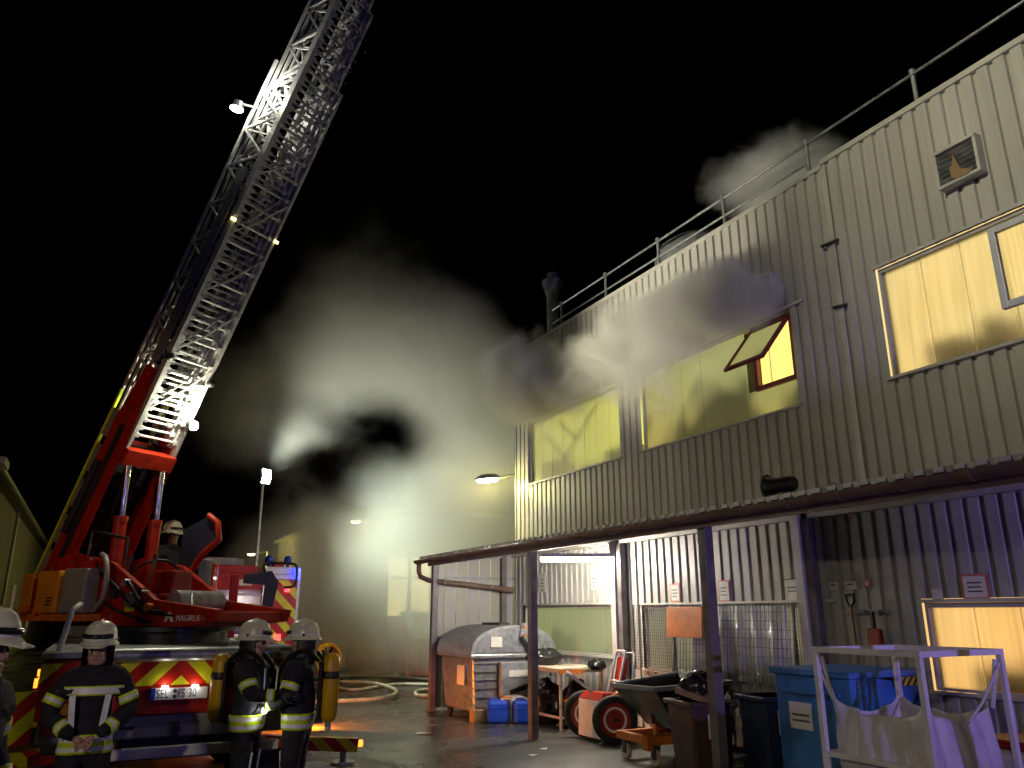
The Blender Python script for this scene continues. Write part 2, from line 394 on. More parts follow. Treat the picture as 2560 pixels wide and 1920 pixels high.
q = MB().box(-.03, .35, Y0 - 8, 6.69 - 8, ROOF + .05, ROOF + .13); q.box(-.025, .35, 6.692 - 8, YE + .03 - 8, ROOF - .01, ROOF + .06); q.build('parapet_trim', 'trim', bld, bevel=.008)
q = MB().box(.35, 14, Y0 - 8, YE - 8, ROOF - .05, ROOF); q.build('roof', 'galv_dull', bld)
q = MB().box(-.012, .0, 6.62 - 8, 6.70 - 8, 3.5, ROOF); q.build('joint_strip', 'trim', bld)
pane_cache = {}
def window(name, y0, y1, z0, z1, pm, step=.5, sash=None, framem='trim', hole=None):
    """part window (frame) with its panes as sub-parts"""
    f = MB(); d = .16
    f.box(-.03, .02, y0 - .28, y1 + .03, z1 - .005, z1 + .035)      # header flashing
    f.box(-.045, .0, y0 - .05, y1 + .04, z0 - .035, z0)             # sill
    f.box(.046, d, y0 - .001, y0 + .035, z0, z1); f.box(.046, d, y1 - .035, y1 + .001, z0, z1)
    f.box(.046, d, y0 + .035, y1 - .035, z0 + .0, z0 + .03); f.box(.046, d, y0 + .035, y1 - .035, z1 - .06, z1 - .006)
    fr = f.build(name, framem, bld, (0, -8, 0))
    n = max(1, round((y1 - y0 - .07) / step)); w = (y1 - y0 - .07) / n
    for i in range(n):
        ya = y0 + .035 + i * w
        if hole and ya + w / 2 > hole[0] and ya + w / 2 < hole[1]:
            segs = [(z0 + .03, hole[2]), (hole[3], z1 - .06)]
        else: segs = [(z0 + .03, z1 - .06)]
        for a, b in segs:
            if b - a < .02: continue
            p = MB(); t = .012
            # shallow trough shape of profiled glazing
            p.prism([(.11, ya + .003, a), (.09, ya + .02, a), (.09, ya + w - .02, a), (.11, ya + w - .003, a), (.125, ya + w - .003, a), (.105, ya + w - .025, a), (.105, ya + .025, a), (.125, ya + .003, a)], (0, 0, b - a))
            p.build('pane', pm, fr)
        if i and pm != 'glass_frosted': MB().box(.085, .1, ya - .005, ya + .005, z0 + .03, z1 - .06).build('glazing_bar', pm, fr)  # bars take the pane glow as well, so joints don't read dark
    return fr
def room(win, y0, y1, z0, z1, m, items, tubes, depth=2.2):
    r = MB(); a, b = .3, depth
    for bx_ in ((b, b + .05, y0, y1, z0, z1), (a, b, y0, y1, z1, z1 + .05), (a, b, y0, y1, z0 - .05, z0), (a, b, y0 - .05, y0, z0, z1), (a, b, y1, y1 + .05, z0, z1)): r.box(*bx_)
    r.build('room_glow_shell', m, win)
    for i, it in enumerate(items): MB().box(*it[:6]).build('stored_goods', it[6] if len(it) > 6 else 'clutter', win)
    for t_ in tubes: MB().cyl((t_[0], t_[1], t_[3]), (t_[0], t_[2], t_[3]), .03, n=8).build('room_lamp', 'room_tube', win)
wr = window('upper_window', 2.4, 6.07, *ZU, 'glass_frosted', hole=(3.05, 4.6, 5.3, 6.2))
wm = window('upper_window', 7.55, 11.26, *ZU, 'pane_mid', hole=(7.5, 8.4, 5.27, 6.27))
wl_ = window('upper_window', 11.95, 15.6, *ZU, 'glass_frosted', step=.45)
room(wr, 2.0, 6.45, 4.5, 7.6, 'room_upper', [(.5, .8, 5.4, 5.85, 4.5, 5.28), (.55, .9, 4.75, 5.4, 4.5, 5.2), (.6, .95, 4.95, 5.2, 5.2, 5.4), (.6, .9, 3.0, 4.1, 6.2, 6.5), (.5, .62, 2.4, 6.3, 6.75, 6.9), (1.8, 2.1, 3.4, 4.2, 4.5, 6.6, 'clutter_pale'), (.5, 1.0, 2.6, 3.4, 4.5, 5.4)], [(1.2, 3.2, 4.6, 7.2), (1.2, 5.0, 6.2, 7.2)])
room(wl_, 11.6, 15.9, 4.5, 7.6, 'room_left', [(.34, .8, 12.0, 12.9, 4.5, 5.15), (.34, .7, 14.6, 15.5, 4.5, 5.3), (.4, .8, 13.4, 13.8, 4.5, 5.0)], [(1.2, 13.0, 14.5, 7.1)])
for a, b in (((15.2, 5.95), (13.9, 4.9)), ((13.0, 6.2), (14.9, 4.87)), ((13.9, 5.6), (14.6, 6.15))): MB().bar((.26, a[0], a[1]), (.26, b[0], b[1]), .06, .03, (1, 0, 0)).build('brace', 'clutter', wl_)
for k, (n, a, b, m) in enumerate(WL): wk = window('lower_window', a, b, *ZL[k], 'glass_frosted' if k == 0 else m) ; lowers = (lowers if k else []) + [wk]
room(lowers[0], 2.2, 6.4, .8, 2.95, 'room_lower', [(.6, 1.0, 3.8, 5.2, 1.62, 1.7, 'clutter_pale'), (.5, .9, 5.3, 5.9, .8, 1.35, 'clutter_pale'), (.5, .8, 4.4, 4.9, .8, 1.5, 'clutter_pale'), (1.0, 1.1, 2.6, 6.3, 2.3, 2.45, 'clutter_pale')], [(1.4, 3.4, 4.9, 2.8)])
def sash(y0, y1, z0, z1, m, wd=.06, parent=wr, x=.03):
    s = MB()
    s.box(x, x + .07, y0, y0 + wd, z0, z1); s.box(x, x + .07, y1 - wd, y1, z0, z1)
    s.box(x, x + .07, y0 + wd, y1 - wd, z0, z0 + wd); s.box(x, x + .07, y0 + wd, y1 - wd, z1 - wd, z1)
    return s.build('sash_frame', m, parent, bevel=.006)
sash(3.1, 4.61, 5.24, 6.24, 'alu_frame', .08)
q = MB().box(.06, .075, 3.18, 4.53, 5.32, 6.16); q.build('pane', 'glass_sash', wr)
# open top hung sash in the smoking window
sash(7.56, 8.4, 5.24, 6.28, 'red_frame', .07, wm)
q = MB().box(.22, .3, 7.58, 8.42, 5.25, 6.28); q.build('interior_glow_panel', 'interior_glow', wm)  # glowing panel standing in for the lit haze indoors
M = Matrix.Translation((.03, 0, 6.2)) @ Matrix.Rotation(R(40), 4, 'Y')
q = MB()
q.box(-.03, .02, 7.6, 7.67, -.95, 0, M); q.box(-.03, .02, 8.33, 8.4, -.95, 0, M); q.box(-.03, .02, 7.67, 8.33, -.95, -.88, M); q.box(-.03, .02, 7.67, 8.33, -.07, 0, M)
q.build('open_sash', 'red_frame', wm, bevel=.005)
q = MB().box(-.012, .004, 7.67, 8.33, -.88, -.07, M); q.build('pane', 'pane_mid', wm)
# two louvre vents
def vent(y0, y1, z0, z1, glow):
    v = MB(); v.box(-.14, -.0, y0 - 8, y0 + .035 - 8, z0, z1); v.box(-.14, 0, y1 - .035 - 8, y1 - 8, z0, z1)
    v.box(-.15, 0, y0 - 8, y1 - 8, z1, z1 + .04); v.box(-.14, 0, y0 + .035 - 8, y1 - .035 - 8, z0, z0 + .035)
    v.box(-.02, -.002, y0 + .035 - 8, y1 - .035 - 8, z0 + .035, z1)
    o = v.build('vent', 'trim', bld)
    for i in range(6):
        z = z0 + .06 + i * (z1 - z0 - .07) / 6
        s = MB(); s.bar((-.085, y0 + .036, z + .02), (-.085, y1 - .036, z + .02), .075, .01, (.6, 0, 1)); s.build('slat', 'galv_dull', o, (0, -8, 0))
    return o
v1 = vent(4.45, 4.98, 6.9, 7.36, True); v2 = vent(7.72, 8.2, 6.45, 6.92, False)
q = MB()
q.prism([(-.148, 4.73, 7.27), (-.148, 4.75, 7.16), (-.148, 4.8, 7.08), (-.148, 4.79, 6.97), (-.148, 4.72, 6.93), (-.148, 4.6, 6.92), (-.148, 4.52, 6.96), (-.148, 4.6, 7.0), (-.148, 4.67, 7.03), (-.148, 4.7, 7.15)], (.03, 0, 0))
q.build('rag', 'wood', v1, (0, -8, 0))
for z in (6.98, 6.02):
    q = MB(); q.bar((-.05, 6.82 - 8 if z > 6.5 else 6.75 - 8, z), (-.02, 6.55 - 8, z - (.0 if z > 6.5 else .02)), .035); q.build('cable_clip', 'black', bld)

# roof guard rail
rail = thing('roof_guard_rail', 'grey tubular guard rail along the flat roof edge', 'guard rail', (FX + .12, 8, ROOF))
for i, y in enumerate([-.2, 1.6, 3.4, 5.2, 7.0, 8.82, 10.62, 12.4, 14.2]):
    q = MB(); q.cyl((0, 0, .0), (0, 0, .66), .03, n=10); q.cyl((0, 0, .6), (0, 0, .69), .045, n=10); q.box(-.06, .06, -.06, .06, .0, .07)
    q.build('post', 'galv_dull', rail, (0, y - 8, 0), smooth=40)
q = MB(); q.tube([(0, -8.5, .63), (0, 6.6, .63)], .024, 8); q.build('rail', 'galv', rail, smooth=60)
q = MB(); q.tube([(0, -1.0, .3), (0, 6.6, .3)], .02, 8); q.build('rail', 'galv_dull', rail, smooth=60)
ch = thing('flue_pipe', 'slim metal flue with flared cowl standing at the far roof end', 'chimney', (9.6, 16.0, ROOF - .1))
q = MB(); q.cyl((0, 0, -0.1), (0, 0, 1.75), .17, n=20); q.build('pipe', 'galv_dull', ch, smooth=40)
q = MB(); q.lathe([(.17, 1.75), (.29, 2.15), (.29, 2.2), (.15, 2.2), (.15, 2.42), (.05, 2.5)], n=20); q.build('cowl', 'galv_dull', ch, smooth=40)
q = MB(); q.tube([(0, -.15, 1.2), (.1, -.9, .2), (.1, -1.0, .1)], .018, 6); q.build('stay', 'galv_dull', ch)
rt = thing('roof_ventilator', 'large rounded grey ventilator housing on the roof behind the guard rail', 'ventilator', (10.4, 11.3, ROOF))
q = MB(); q.lathe([(.95, -.02), (.95, .9), (.85, 1.15), (.55, 1.35), (.15, 1.42)], n=24); q.build('housing', 'galv_dull', rt, smooth=50)
q = MB(); q.lathe([(1.02, .42), (1.02, .47)], n=24); q.build('flange', 'galv', rt)

# ------------------------------------------------------------------ canopy along the wall
can = thing('lean_to_canopy', 'open lean-to canopy with corrugated roof, brown gutter and steel posts', 'canopy', (6.6, 8, 0))
CX = 6.6
def cx(x): return x - CX
q = MB(); pts = []; ya, yb = -3.0, 16.62; n = int((yb - ya) / .19)
xs = [(6.36, 3.125), (8.6, 3.52)]
prof = []
for k in range(n):
    y = ya + k * .19
    prof += [(y, 0), (y + .05, .0), (y + .075, .05), (y + .165, .05), (y + .188, .0)]
top = []
for y, d in prof:
    for x, z in xs: top.append((cx(x), y - 8, z + d))
for y, d in prof:
    for x, z in xs: top.append((cx(x), y - 8, z + d - .008))
m_ = len(prof); fs = [(2 * i, 2 * i + 1, 2 * i + 3, 2 * i + 2) for i in range(m_ - 1)]
fs += [tuple(j + 2 * m_ for j in f)[::-1] for f in fs] + [(2 * i, 2 * i + 2, 2 * i + 2 + 2 * m_, 2 * i + 2 * m_) for i in range(m_ - 1)]
q.add(top, fs); q.build('roof_sheet', 'roof_sheet', can)
fm = MB().prism([(0, .072, 0), (0, .168, 0), (0, .16, .046), (0, .08, .046)], (.012, 0, 0)).mesh('ridge_filler', 'white_paint')
for k in range(n): link('ridge_filler', fm, can, (cx(6.347), ya + k * .19 - 8, 3.126))
# gutter: half round trough with clips
g = MB(); prof = [(6.29 + .075 - .075 * math.cos(a), 3.1 - .085 * math.sin(a)) for a in [math.pi * i / 8 for i in range(9)]]
vs = []; pr2 = [(x, z) for x, z in prof] + [(6.29 + .075 - .068 * math.cos(math.pi * i / 8), 3.1 - .077 * math.sin(math.pi * i / 8)) for i in range(8, -1, -1)]
g.prism([(cx(x), -11., z) for x, z in pr2], (0, 16.78 + 3 - 0., 0)); g.build('gutter', 'gutter', can, smooth=50)
for i in range(30):
    y = 16.4 - i * .66
    b = MB(); b.prism([(cx(6.29 + .075 - .083 * math.cos(a)), y - 8, 3.1 - .093 * math.sin(a)) for a in [math.pi * j / 8 for j in range(9)]], (0, .035, 0)); b.build('gutter_clip', 'gutter', can)
q = MB(); q.box(cx(6.45), cx(6.5), -11, 8.3, 2.96, 3.12); q.build('fascia', 'gutter', can)
for y in (16.22, 11.84, 7.46, 3.08, -1.3):
    q = MB(); q.box(-.065, .065, -.065, .065, 0, 3.02); q.box(-.1, .1, -.1, .1, 0, .02); q.build('post', 'post_steel', can, (0, y - 8, 0), bevel=.006)
    if y < 16:
        q = MB(); q.hexa([(-.1, -.05, 3.02), (1.98, -.05, 3.3), (1.98, .05, 3.3), (-.1, .05, 3.02)], [(-.1, -.05, 3.12), (1.98, -.05, 3.45), (1.98, .05, 3.45), (-.1, .05, 3.12)]); q.build('cross_beam', 'post_steel', can, (0, y - 8, 0))
        q = MB(); q.box(1.86, 1.98, -.06, .06, 0, 3.3); q.build('wall_post', 'post_steel', can, (0, y - 8 + .1, 0), bevel=.006)
        q = MB(); q.box(1.82, 1.985, .08, .22, 0, 3.25); q.build('cover_strip', 'trim', can, (0, y - 8 + .1, 0))
q = MB(); q.box(1.86, 1.98, -11, 8.2, 3.2, 3.36); q.build('wall_beam', 'trim', can)
q = MB(); q.bar((1.0, -11, 3.22), (1.0, 8.3, 3.22), .06, .1); q.build('purlin', 'galv_dull', can)
# end wall of the canopy (sheets with wide ribs)
for i in range(7):
    q = MB(); x0 = -.02 + i * .285
    q.prism([(x0, 0, 0), (x0 + .235, 0, 0), (x0 + .245, .03, 0), (x0 + .285, .03, 0), (x0 + .285, .036, 0), (x0 + .24, .036, 0), (x0 + .23, .006, 0), (x0, .006, 0)], (0, 0, 2.98 + i * .04))
    q.build('end_panel', 'clad_dirty', can, (0, 8.3, .06))
q = MB(); q.bar((-.05, 8.28, 2.72), (2.0, 8.28, 2.72), .05); q.bar((0, 8.28, 1.45), (2.0, 8.28, 1.45), .05); q.build('wall_rail', 'galv_dull', can)
q = MB(); q.box(1.62, 1.74, 8.16, 8.27, 0, 3.3); q.build('wall_post', 'post_steel', can)
q = MB(); q.bar((-.1, 8.22, 3.02), (2.0, 8.22, 3.3), .1, .12); q.build('cross_beam', 'galv_dull', can)
q = MB(); q.tube([(cx(6.37), 8.62, 3.05), (cx(6.37), 8.62, 2.86), (cx(6.39), 8.55, 2.74), (cx(6.5), 8.35, 2.66), (cx(6.65), 8.16, 2.63), (cx(7.6), 8.1, 2.55), (cx(8.3), 8.08, 2.48)], .055, 12); q.tube([(cx(8.0), 8.09, 2.51), (cx(8.45), 8.08, 2.46)], .068, 12); q.build('downpipe', 'gutter', can, smooth=60)
for x in (6.75, 7.9):
    q = MB(); q.cyl((cx(x), 8.1, 2.615 - (x - 6.75) * .08), (cx(x + .04), 8.1, 2.612 - (x - 6.75) * .08), .064, n=12); q.build('pipe_clip', 'galv_dull', can)

# fluorescent batten under the canopy
tb = thing('fluorescent_batten', 'glowing white fluorescent tube fixed under the canopy', 'tube lamp', (7.65, 12.08, 2.9))
q = MB(); q.box(-.76, .76, -.04, .04, .03, .1); q.build('housing', 'white_paint', tb, rot=(0, R(-2), 0))
q = MB(); q.cyl((-.73, 0, -.01), (.73, 0, -.01), .034, n=12); q.build('tube', 'tube_glow', tb, rot=(0, R(-2), 0))

# notices fixed to the cladding
def notice(label, y, z, wd, ht, border='paper', lines=3, x=FX - .01, frame=None):
    t = thing('notice', label, 'notice', (x, y, z))
    q = MB(); q.box(-.004, .002, -wd / 2, wd / 2, -ht / 2, ht / 2); q.build('sheet', border, t)
    q = MB(); q.box(-.007, -.0042, -wd / 2 + .022, wd / 2 - .022, -ht / 2 + .022, ht / 2 - .022); q.build('print_area', 'paper', t)
    for i in range(lines):
        q = MB(); q.box(-.0095, -.0072, -wd * .28 + random.uniform(0, .03), wd * .28, -.008, .008); q.build('print_line', 'ink', t, (0, 0, ht * (.15 - .17 * i)))
    if frame:
        q = MB(); e = .012
        for a in ((-wd / 2 - e, -wd / 2, -ht / 2, ht / 2), (wd / 2, wd / 2 + e, -ht / 2, ht / 2), (-wd / 2 - e, wd / 2 + e, ht / 2, ht / 2 + e), (-wd / 2 - e, wd / 2 + e, -ht / 2 - e, -ht / 2)): q.box(-.012, .004, *a)
        q.build('frame', frame, t)
    return t
notice('red bordered white notice above the caged window, left of the blue lit post', 10.55, 2.29, .24, .3, 'paper_red')
notice('red bordered white notice half hidden by the blue lit canopy post', 9.38, 2.29, .24, .32, 'paper_red')
notice('black framed white notice above the right end of the wire mesh panel', 8.02, 2.26, .3, .3, 'paper', 2, frame='black')
notice('red edged notice above the bright lower right window', 5.42, 2.24, .3, .27, 'paper_red')
notice('small plain pale slip left of the red edged notice over the lower right window', 5.88, 2.16, .13, .13, 'paper', 0)
notice('pale label above the shovel handle', 7.05, 2.3, .18, .1, 'paper', 1)
notice('pale label left of the shovel handle on the wall', 7.32, 2.3, .15, .1, 'paper', 1)
notice('orange label right of the shovel handle', 6.8, 2.32, .1, .1, 'paper_red', 0)
notice('white instruction sheet under the tube lamp near the wall post', 12.95, 2.62, .28, .42, 'paper', 4)
notice('white instruction sheet on cladding just right of the front canopy post', 15.0, 2.6, .3, .42, 'paper', 4)

# hood / duct on the canopy roof
hd = thing('duct_hood', 'black round duct mouth lying on the canopy roof', 'duct', (7.9, 7.5, 3.4), R(12)); hd.scale = (.82, .82, .82)
q = MB(); q.lathe([(.17, 0), (.14, .05), (.12, .2), (.13, .42), (.1, .48)], M=Matrix.Rotation(R(90), 3, 'X'), n=20); q.build('duct', 'black_plastic', hd, (0, .1, .24), smooth=60)
q = MB(); q.lathe([(.2, .02), (.18, -.03), (.12, -.03), (.12, .02), (.2, .02)], caps=False, M=Matrix.Rotation(R(90), 3, 'X'), n=20); q.build('mouth_ring', 'black', hd, (0, .12, .24))
q = MB(); q.box(-.2, .2, -.36, .0, -.06, .07); q.build('foot', 'black_plastic', hd)

# wall lamp on the building corner
def sodium(name, label, loc, arm, energy, head_dir, spot=150, group=None, pole=None, spread=.12, col=(1, .86, .24)):
    t = thing(name, label, 'lamp', loc, 0, group)
    h = Vector(head_dir).normalized(); s = h.cross(Vector((0, 0, 1))).normalized()
    Mx = Matrix((s, h, Vector((0, 0, 1)))).transposed()
    q = MB(); q.lathe([(.02, .13), (.1, .12), (.16, .05), (.17, 0)], n=16, sx=1, sy=1.9, M=Mx); q.build('head', 'galv_dull', t, smooth=60)
    q = MB(); q.lathe([(.155, -.002), (.13, -.05), (.05, -.075)], n=16, sx=1, sy=1.8, M=Mx); q.build('glass', 'sodium_glow', t, smooth=60)
    q = MB(); q.tube([tuple(-h * .2), arm], .03, 8); q.build('arm', 'galv_dull', t)
    if pole:
        q = MB(); q.tube([(arm[0], arm[1], -loc[2]), (arm[0], arm[1], -loc[2] + 1), arm], [.09, .07, .045], 10); q.build('pole', 'galv_dull', t, smooth=60)
    light('lamp_light', 'POINT', (0, 0, -.16), energy, col, t, size=spread)
    return t
sodium('wall_lamp', 'glowing yellow wall lamp on an arm at the building corner', (8.12, 16.75, 5.08), (.53, -.4, .1), 130, (-1, .35, -.1))
sodium('wall_lamp', 'glaring yellow lamp on the smoke veiled far building', (8.3, 28.35, 5.25), (.52, .4, .15), 60, (-.6, -1, -.1), 170)
sodium('street_lamp', 'small far yellow street lamp beyond the second fire engine', (7.0, 42, 4.9), (.8, .4, .2), 500, (-1, -.4, -.1), 160, pole=True)

# ------------------------------------------------------------------ things under the canopy
# domed steel waste container
bn = thing('waste_container', 'big grey galvanised waste container with domed lid under the canopy', 'container', (7.53, 15.1, 0))
q = MB(); q.hexa([(-.8, -.72, .14), (.8, -.72, .14), (.8, .72, .14), (-.8, .72, .14)], [(-.88, -.8, 1.14), (.88, -.8, 1.14), (.88, .8, 1.14), (-.88, .8, 1.14)])
q.build('body', 'galv', bn, bevel=.04)
q = MB()
for i in range(6): q.box(-.9 + .0 - .07 * (1 - (.28 + i * .15)), .9, -.825 + .06 * (1 - (.28 + i * .15)), -.78, .28 + i * .15, .30 + i * .15)
q.build('press_rib', 'galv', bn)
q = MB(); q.box(-.95, .95, -.87, .87, 1.12, 1.2); q.build('rim', 'galv', bn, bevel=.02)
arc = [(-.95, 1.2)] + [(-.95 * math.cos(math.pi * i / 12), 1.2 + .54 * math.sin(math.pi * i / 12) ** .8) for i in range(1, 12)] + [(.95, 1.2)]
q = MB(); q.prism([(x, -.86, z) for x, z in arc], (0, 1.72, 0)); q.build('lid', 'galv_dull', bn, smooth=30)
q = MB(); q.prism([(x * .9, -.875, 1.23 + (z - 1.2) * .84) for x, z in arc], (0, .02, 0)); q.build('lid_end', 'galv', bn)
q = MB(); q.box(-.12, .12, -.4, .4, 1.73, 1.78); q.build('lid_handle', 'black', bn)
q = MB(); q.prism([(.12, -.93, 1.78), (.22, -.93, 1.78), (.42, -.93, 1.42), (.5, -.93, 1.22), (.3, -.93, 1.22), (.08, -.93, 1.5)], (0, .05, 0)); q.build('hinge_plate', 'galv', bn, bevel=.01)
q = MB(); q.bar((.1, -.95, 1.52), (.42, -.95, 1.12), .05); q.build('hinge_arm', 'black', bn)
q = MB(); q.cyl((.17, -.96, 1.7), (.17, -.93, 1.7), .03, n=10); q.cyl((.16, -.96, 1.54), (.16, -.93, 1.54), .035, n=10); q.build('pivot_bolt', 'orange_paint', bn)
q = MB(); q.hexa([(-.33, -.92, .42), (.3, -.92, .42), (.3, -.8, .42), (-.33, -.8, .42)], [(-.35, -.95, 1.05), (.3, -.95, 1.05), (.3, -.82, 1.05), (-.35, -.82, 1.05)]); q.build('drop_flap', 'galv_dull', bn, bevel=.015)
q = MB(); q.box(-.18, .28, -.965, -.94, .78, .9); q.build('flap_label', 'paper', bn)
q = MB(); q.bar((-.15, -.96, .5), (.3, -.97, .62), .09, .02, (0, 1, 0)); q.build('flap_band', 'black', bn)
q = MB(); q.box(-.55, -.3, -.9, -.876, 1.33, 1.52); q.build('sticker', 'paper', bn)
q = MB(); q.box(-.9, -.87, -.45, -.1, .62, .98); q.build('side_sticker', 'paper', bn)
for sx in (-.72, .72):
    for sy in (-.6, .6):
        q = MB(); q.cyl((sx - .03, sy, .09), (sx + .03, sy, .09), .09, n=14); q.box(sx - .05, sx + .05, sy - .05, sy + .05, .1, .2); q.build('caster', 'rubber', bn)
# two blue canisters
def canister(label, x, y, rz):
    t = thing('canister', label, 'canister', (x, y, 0), rz, 'blue canisters in front of the waste container')
    q = MB(); q.box(-.19, .19, -.15, .15, 0, .4); q.build('body', 'blue_can', t, bevel=.05)
    q = MB(); q.box(-.195, .195, -.155, .155, .12, .14); q.box(-.195, .195, -.155, .155, .26, .28); q.build('moulded_band', 'blue_can', t, bevel=.006)
    q = MB(); q.cyl((.1, 0, .38), (.1, 0, .43), .035, n=12); q.build('cap', 'white_paint', t)
    q = MB(); q.tube([(-.13, 0, .39), (-.12, 0, .43), (0, 0, .43), (.02, 0, .39)], .015, 8); q.build('grip', 'blue_can', t)
canister('blue plastic canister, the left of two beside the waste container', 7.0, 13.95, R(-20))
canister('blue plastic canister, the right of two beside the waste container', 7.42, 13.72, R(-12))
q = MB(); q.box(-.16, .16, -.2, .2, 0, .42); q.box(-.14, .14, -.18, .18, .42, .45); o = q.build('crate', 'cardboard', None, (7.4, 14.03, 0), bevel=.01); tag(o, 'pale box standing behind the right blue canister', 'box')
o = MB().box(-.3, .12, -.1, .1, 0, .22).build('timber_block', 'wood', None, (6.9, 14.22, 0), bevel=.01); tag(o, 'dark timber block wedged at the waste container foot', 'block')
# bench with board, sacks beneath
bt = thing('steel_bench', 'steel tube bench with pale board top between container and hand cart', 'bench', (8.0, 13.1, 0))
for sx, sy in ((-.45, -.55), (.42, -.55), (-.45, .55), (.42, .55)):
    q = MB(); q.box(sx - .02, sx + .02, sy - .02, sy + .02, 0, .98); q.build('leg', 'galv', bt)
q = MB(); q.bar((-.45, -.55, .2), (.42, -.55, .2), .035); q.bar((-.45, -.55, .2), (-.45, .55, .2), .035); q.bar((-.45, -.55, .96), (.42, -.55, .96), .04); q.bar((-.45, -.55, .96), (-.45, .55, .96), .04); q.build('frame', 'galv', bt)
q = MB(); q.box(-.5, .47, -.6, .6, .98, 1.02); q.build('board', 'cardboard', bt, bevel=.004)
q = MB(); q.box(-.5, .0, -.615, -.6, .93, 1.0); q.build('edge_tape', 'orange_paint', bt)
def blob(name, label, cat, loc, r, m, seed, squash=(1, 1, 1), rough=.25, group=None, n=16):
    random.seed(seed); b = MB(); ph = [random.uniform(0, 6) for _ in range(8)]; vs = []; fs = []
    for i in range(n + 1):
        th = math.pi * i / n
        for j in range(n * 2):
            a = math.pi * j / n
            rr = 1 + rough * (math.sin(3 * a + ph[0] + 2 * th) * .3 + math.sin(5 * a + ph[1] - 3 * th) * .22 + math.sin(9 * a + ph[2] + 4 * th) * .14 + math.sin(7 * th + ph[3]) * .2 + math.sin(17 * a + ph[4] + 9 * th) * .07)
            z = math.cos(th) * rr * squash[2]
            vs.append((r * math.sin(th) * math.cos(a) * rr * squash[0], r * math.sin(th) * math.sin(a) * rr * squash[1], max(r * z, -r * squash[2] * .8) + r * squash[2] * .8))
    for i in range(n):
        for j in range(2 * n):
            a = i * 2 * n + j; c = i * 2 * n + (j + 1) % (2 * n); fs.append((a, c, c + 2 * n, a + 2 * n))
    b.add(vs, fs); o = b.build(name, m, None, loc, smooth=80); tag(o, label, cat, group); return o
blob('refuse_sack', 'black refuse sack slumped on the bench top against the container', 'sack', (7.8, 13.55, 1.02), .3, 'bag_film', 3, (1.2, .8, .55))
blob('refuse_sack', 'black refuse sack under the bench, next to the container', 'sack', (7.78, 13.45, 0), .42, 'bag_film', 4, (.6, .9, 1.0))
blob('refuse_sack', 'black refuse sack under the bench behind the cart wheel', 'sack', (8.15, 12.95, 0), .4, 'bag_film', 5, (.7, .9, 1.05))
blob('refuse_sack', 'crumpled black plastic draped over the right bench end', 'sack', (8.3, 12.5, .98), .22, 'bag_film', 6, (.8, .7, .45))
# two wheeled cart
def wheel(parent, c, axis, r, wd, rimm='dark_red', name='wheel', hub='white_paint'):
    ax = Vector(axis).normalized(); Mx = ax.to_track_quat('Z', 'Y').to_matrix()
    q = MB(); q.lathe([(r * .72, -wd / 2), (r * .93, -wd / 2), (r, -wd * .28), (r, wd * .28), (r * .93, wd / 2), (r * .72, wd / 2), (r * .68, 0), (r * .72, -wd / 2)], n=28, M=Mx, caps=False)
    o = q.build(name, 'rubber', parent, c, smooth=50)
    q = MB(); q.lathe([(r * .71, -wd * .3), (r * .71, wd * .3), (r * .5, wd * .22), (r * .48, wd * .12), (r * .2, wd * .18), (r * .05, wd * .3), (r * .05, -wd * .3), (r * .2, -wd * .18), (r * .48, -wd * .12), (r * .5, -wd * .22), (r * .71, -wd * .3)], n=24, M=Mx, caps=False); q.build('rim', rimm, o, smooth=40)
    if hub:
        for sgn in (1, -1):
            q = MB(); q.lathe([(r * .47, wd * .26 * sgn), (r * .53, wd * .3 * sgn), (r * .43, wd * .3 * sgn), (r * .45, wd * .24 * sgn)], n=24, M=Mx, caps=False); q.build('rim_ring', hub, o)
    return o
ct = thing('hand_cart', 'two wheeled hand cart with orange white box and red framed handle', 'cart', (7.55, 11.25, 0), R(0))
wheel(ct, (-.03, -.38, .36), (-.35, -1, 0), .36, .11); wheel(ct, (.0, .52, .36), (-.35, -1, 0), .36, .11)
q = MB(); q.hexa([(-.22, -.25, .06), (.5, -.25, .06), (.5, .4, .06), (-.22, .4, .06)], [(-.2, -.25, .62), (.55, -.25, .56), (.55, .4, .56), (-.2, .4, .62)]); q.build('box', 'white_paint', ct, bevel=.015)
q = MB(); q.hexa([(-.2, -.26, .62), (.2, -.26, .6), (.2, .41, .6), (-.2, .41, .62)], [(-.12, -.2, .74), (.2, -.2, .72), (.2, .35, .72), (-.12, .35, .74)]); q.build('lid', 'truck_red', ct, bevel=.01)
q = MB(); q.cyl((-.03, -.5, .36), (0, .6, .36), .025, n=10); q.build('axle', 'dark_metal', ct)
q = MB(); q.tube([(.12, -.18, .6), (.2, -.18, .8), (.36, -.18, 1.3), (.38, -.16, 1.36), (.38, .06, 1.36), (.36, .08, 1.3), (.2, .08, .8), (.12, .08, .6)], .02, 8); q.tube([(.23, -.18, .9), (.23, .08, .9)], .016, 8); q.build('handle', 'white_paint', ct, smooth=60)
q = MB(); q.tube([(.42, -.24, .7), (.52, -.22, 1.33), (.52, .2, 1.33), (.42, .22, .7)], .016, 8); q.build('side_frame', 'white_paint', ct, smooth=60)
q = MB(); q.hexa([(.24, -.12, .72), (.34, -.12, .72), (.34, .06, .72), (.24, .06, .72)], [(.38, -.13, 1.26), (.48, -.13, 1.26), (.48, .08, 1.26), (.38, .08, 1.26)]); q.build('cover', 'truck_red', ct, bevel=.02)
q = MB(); q.bar((-.1, .1, .72), (-.42, .25, .98), .05); q.cyl((-.42, .25, .98), (-.5, .29, 1.03), .04, n=10); q.build('lever', 'white_paint', ct)
q = MB(); q.bar((-.1, -.3, .66), (.35, -.3, .78), .05); q.bar((.0, -.3, .62), (.0, .4, .62), .04); q.build('brace', 'orange_paint', ct)
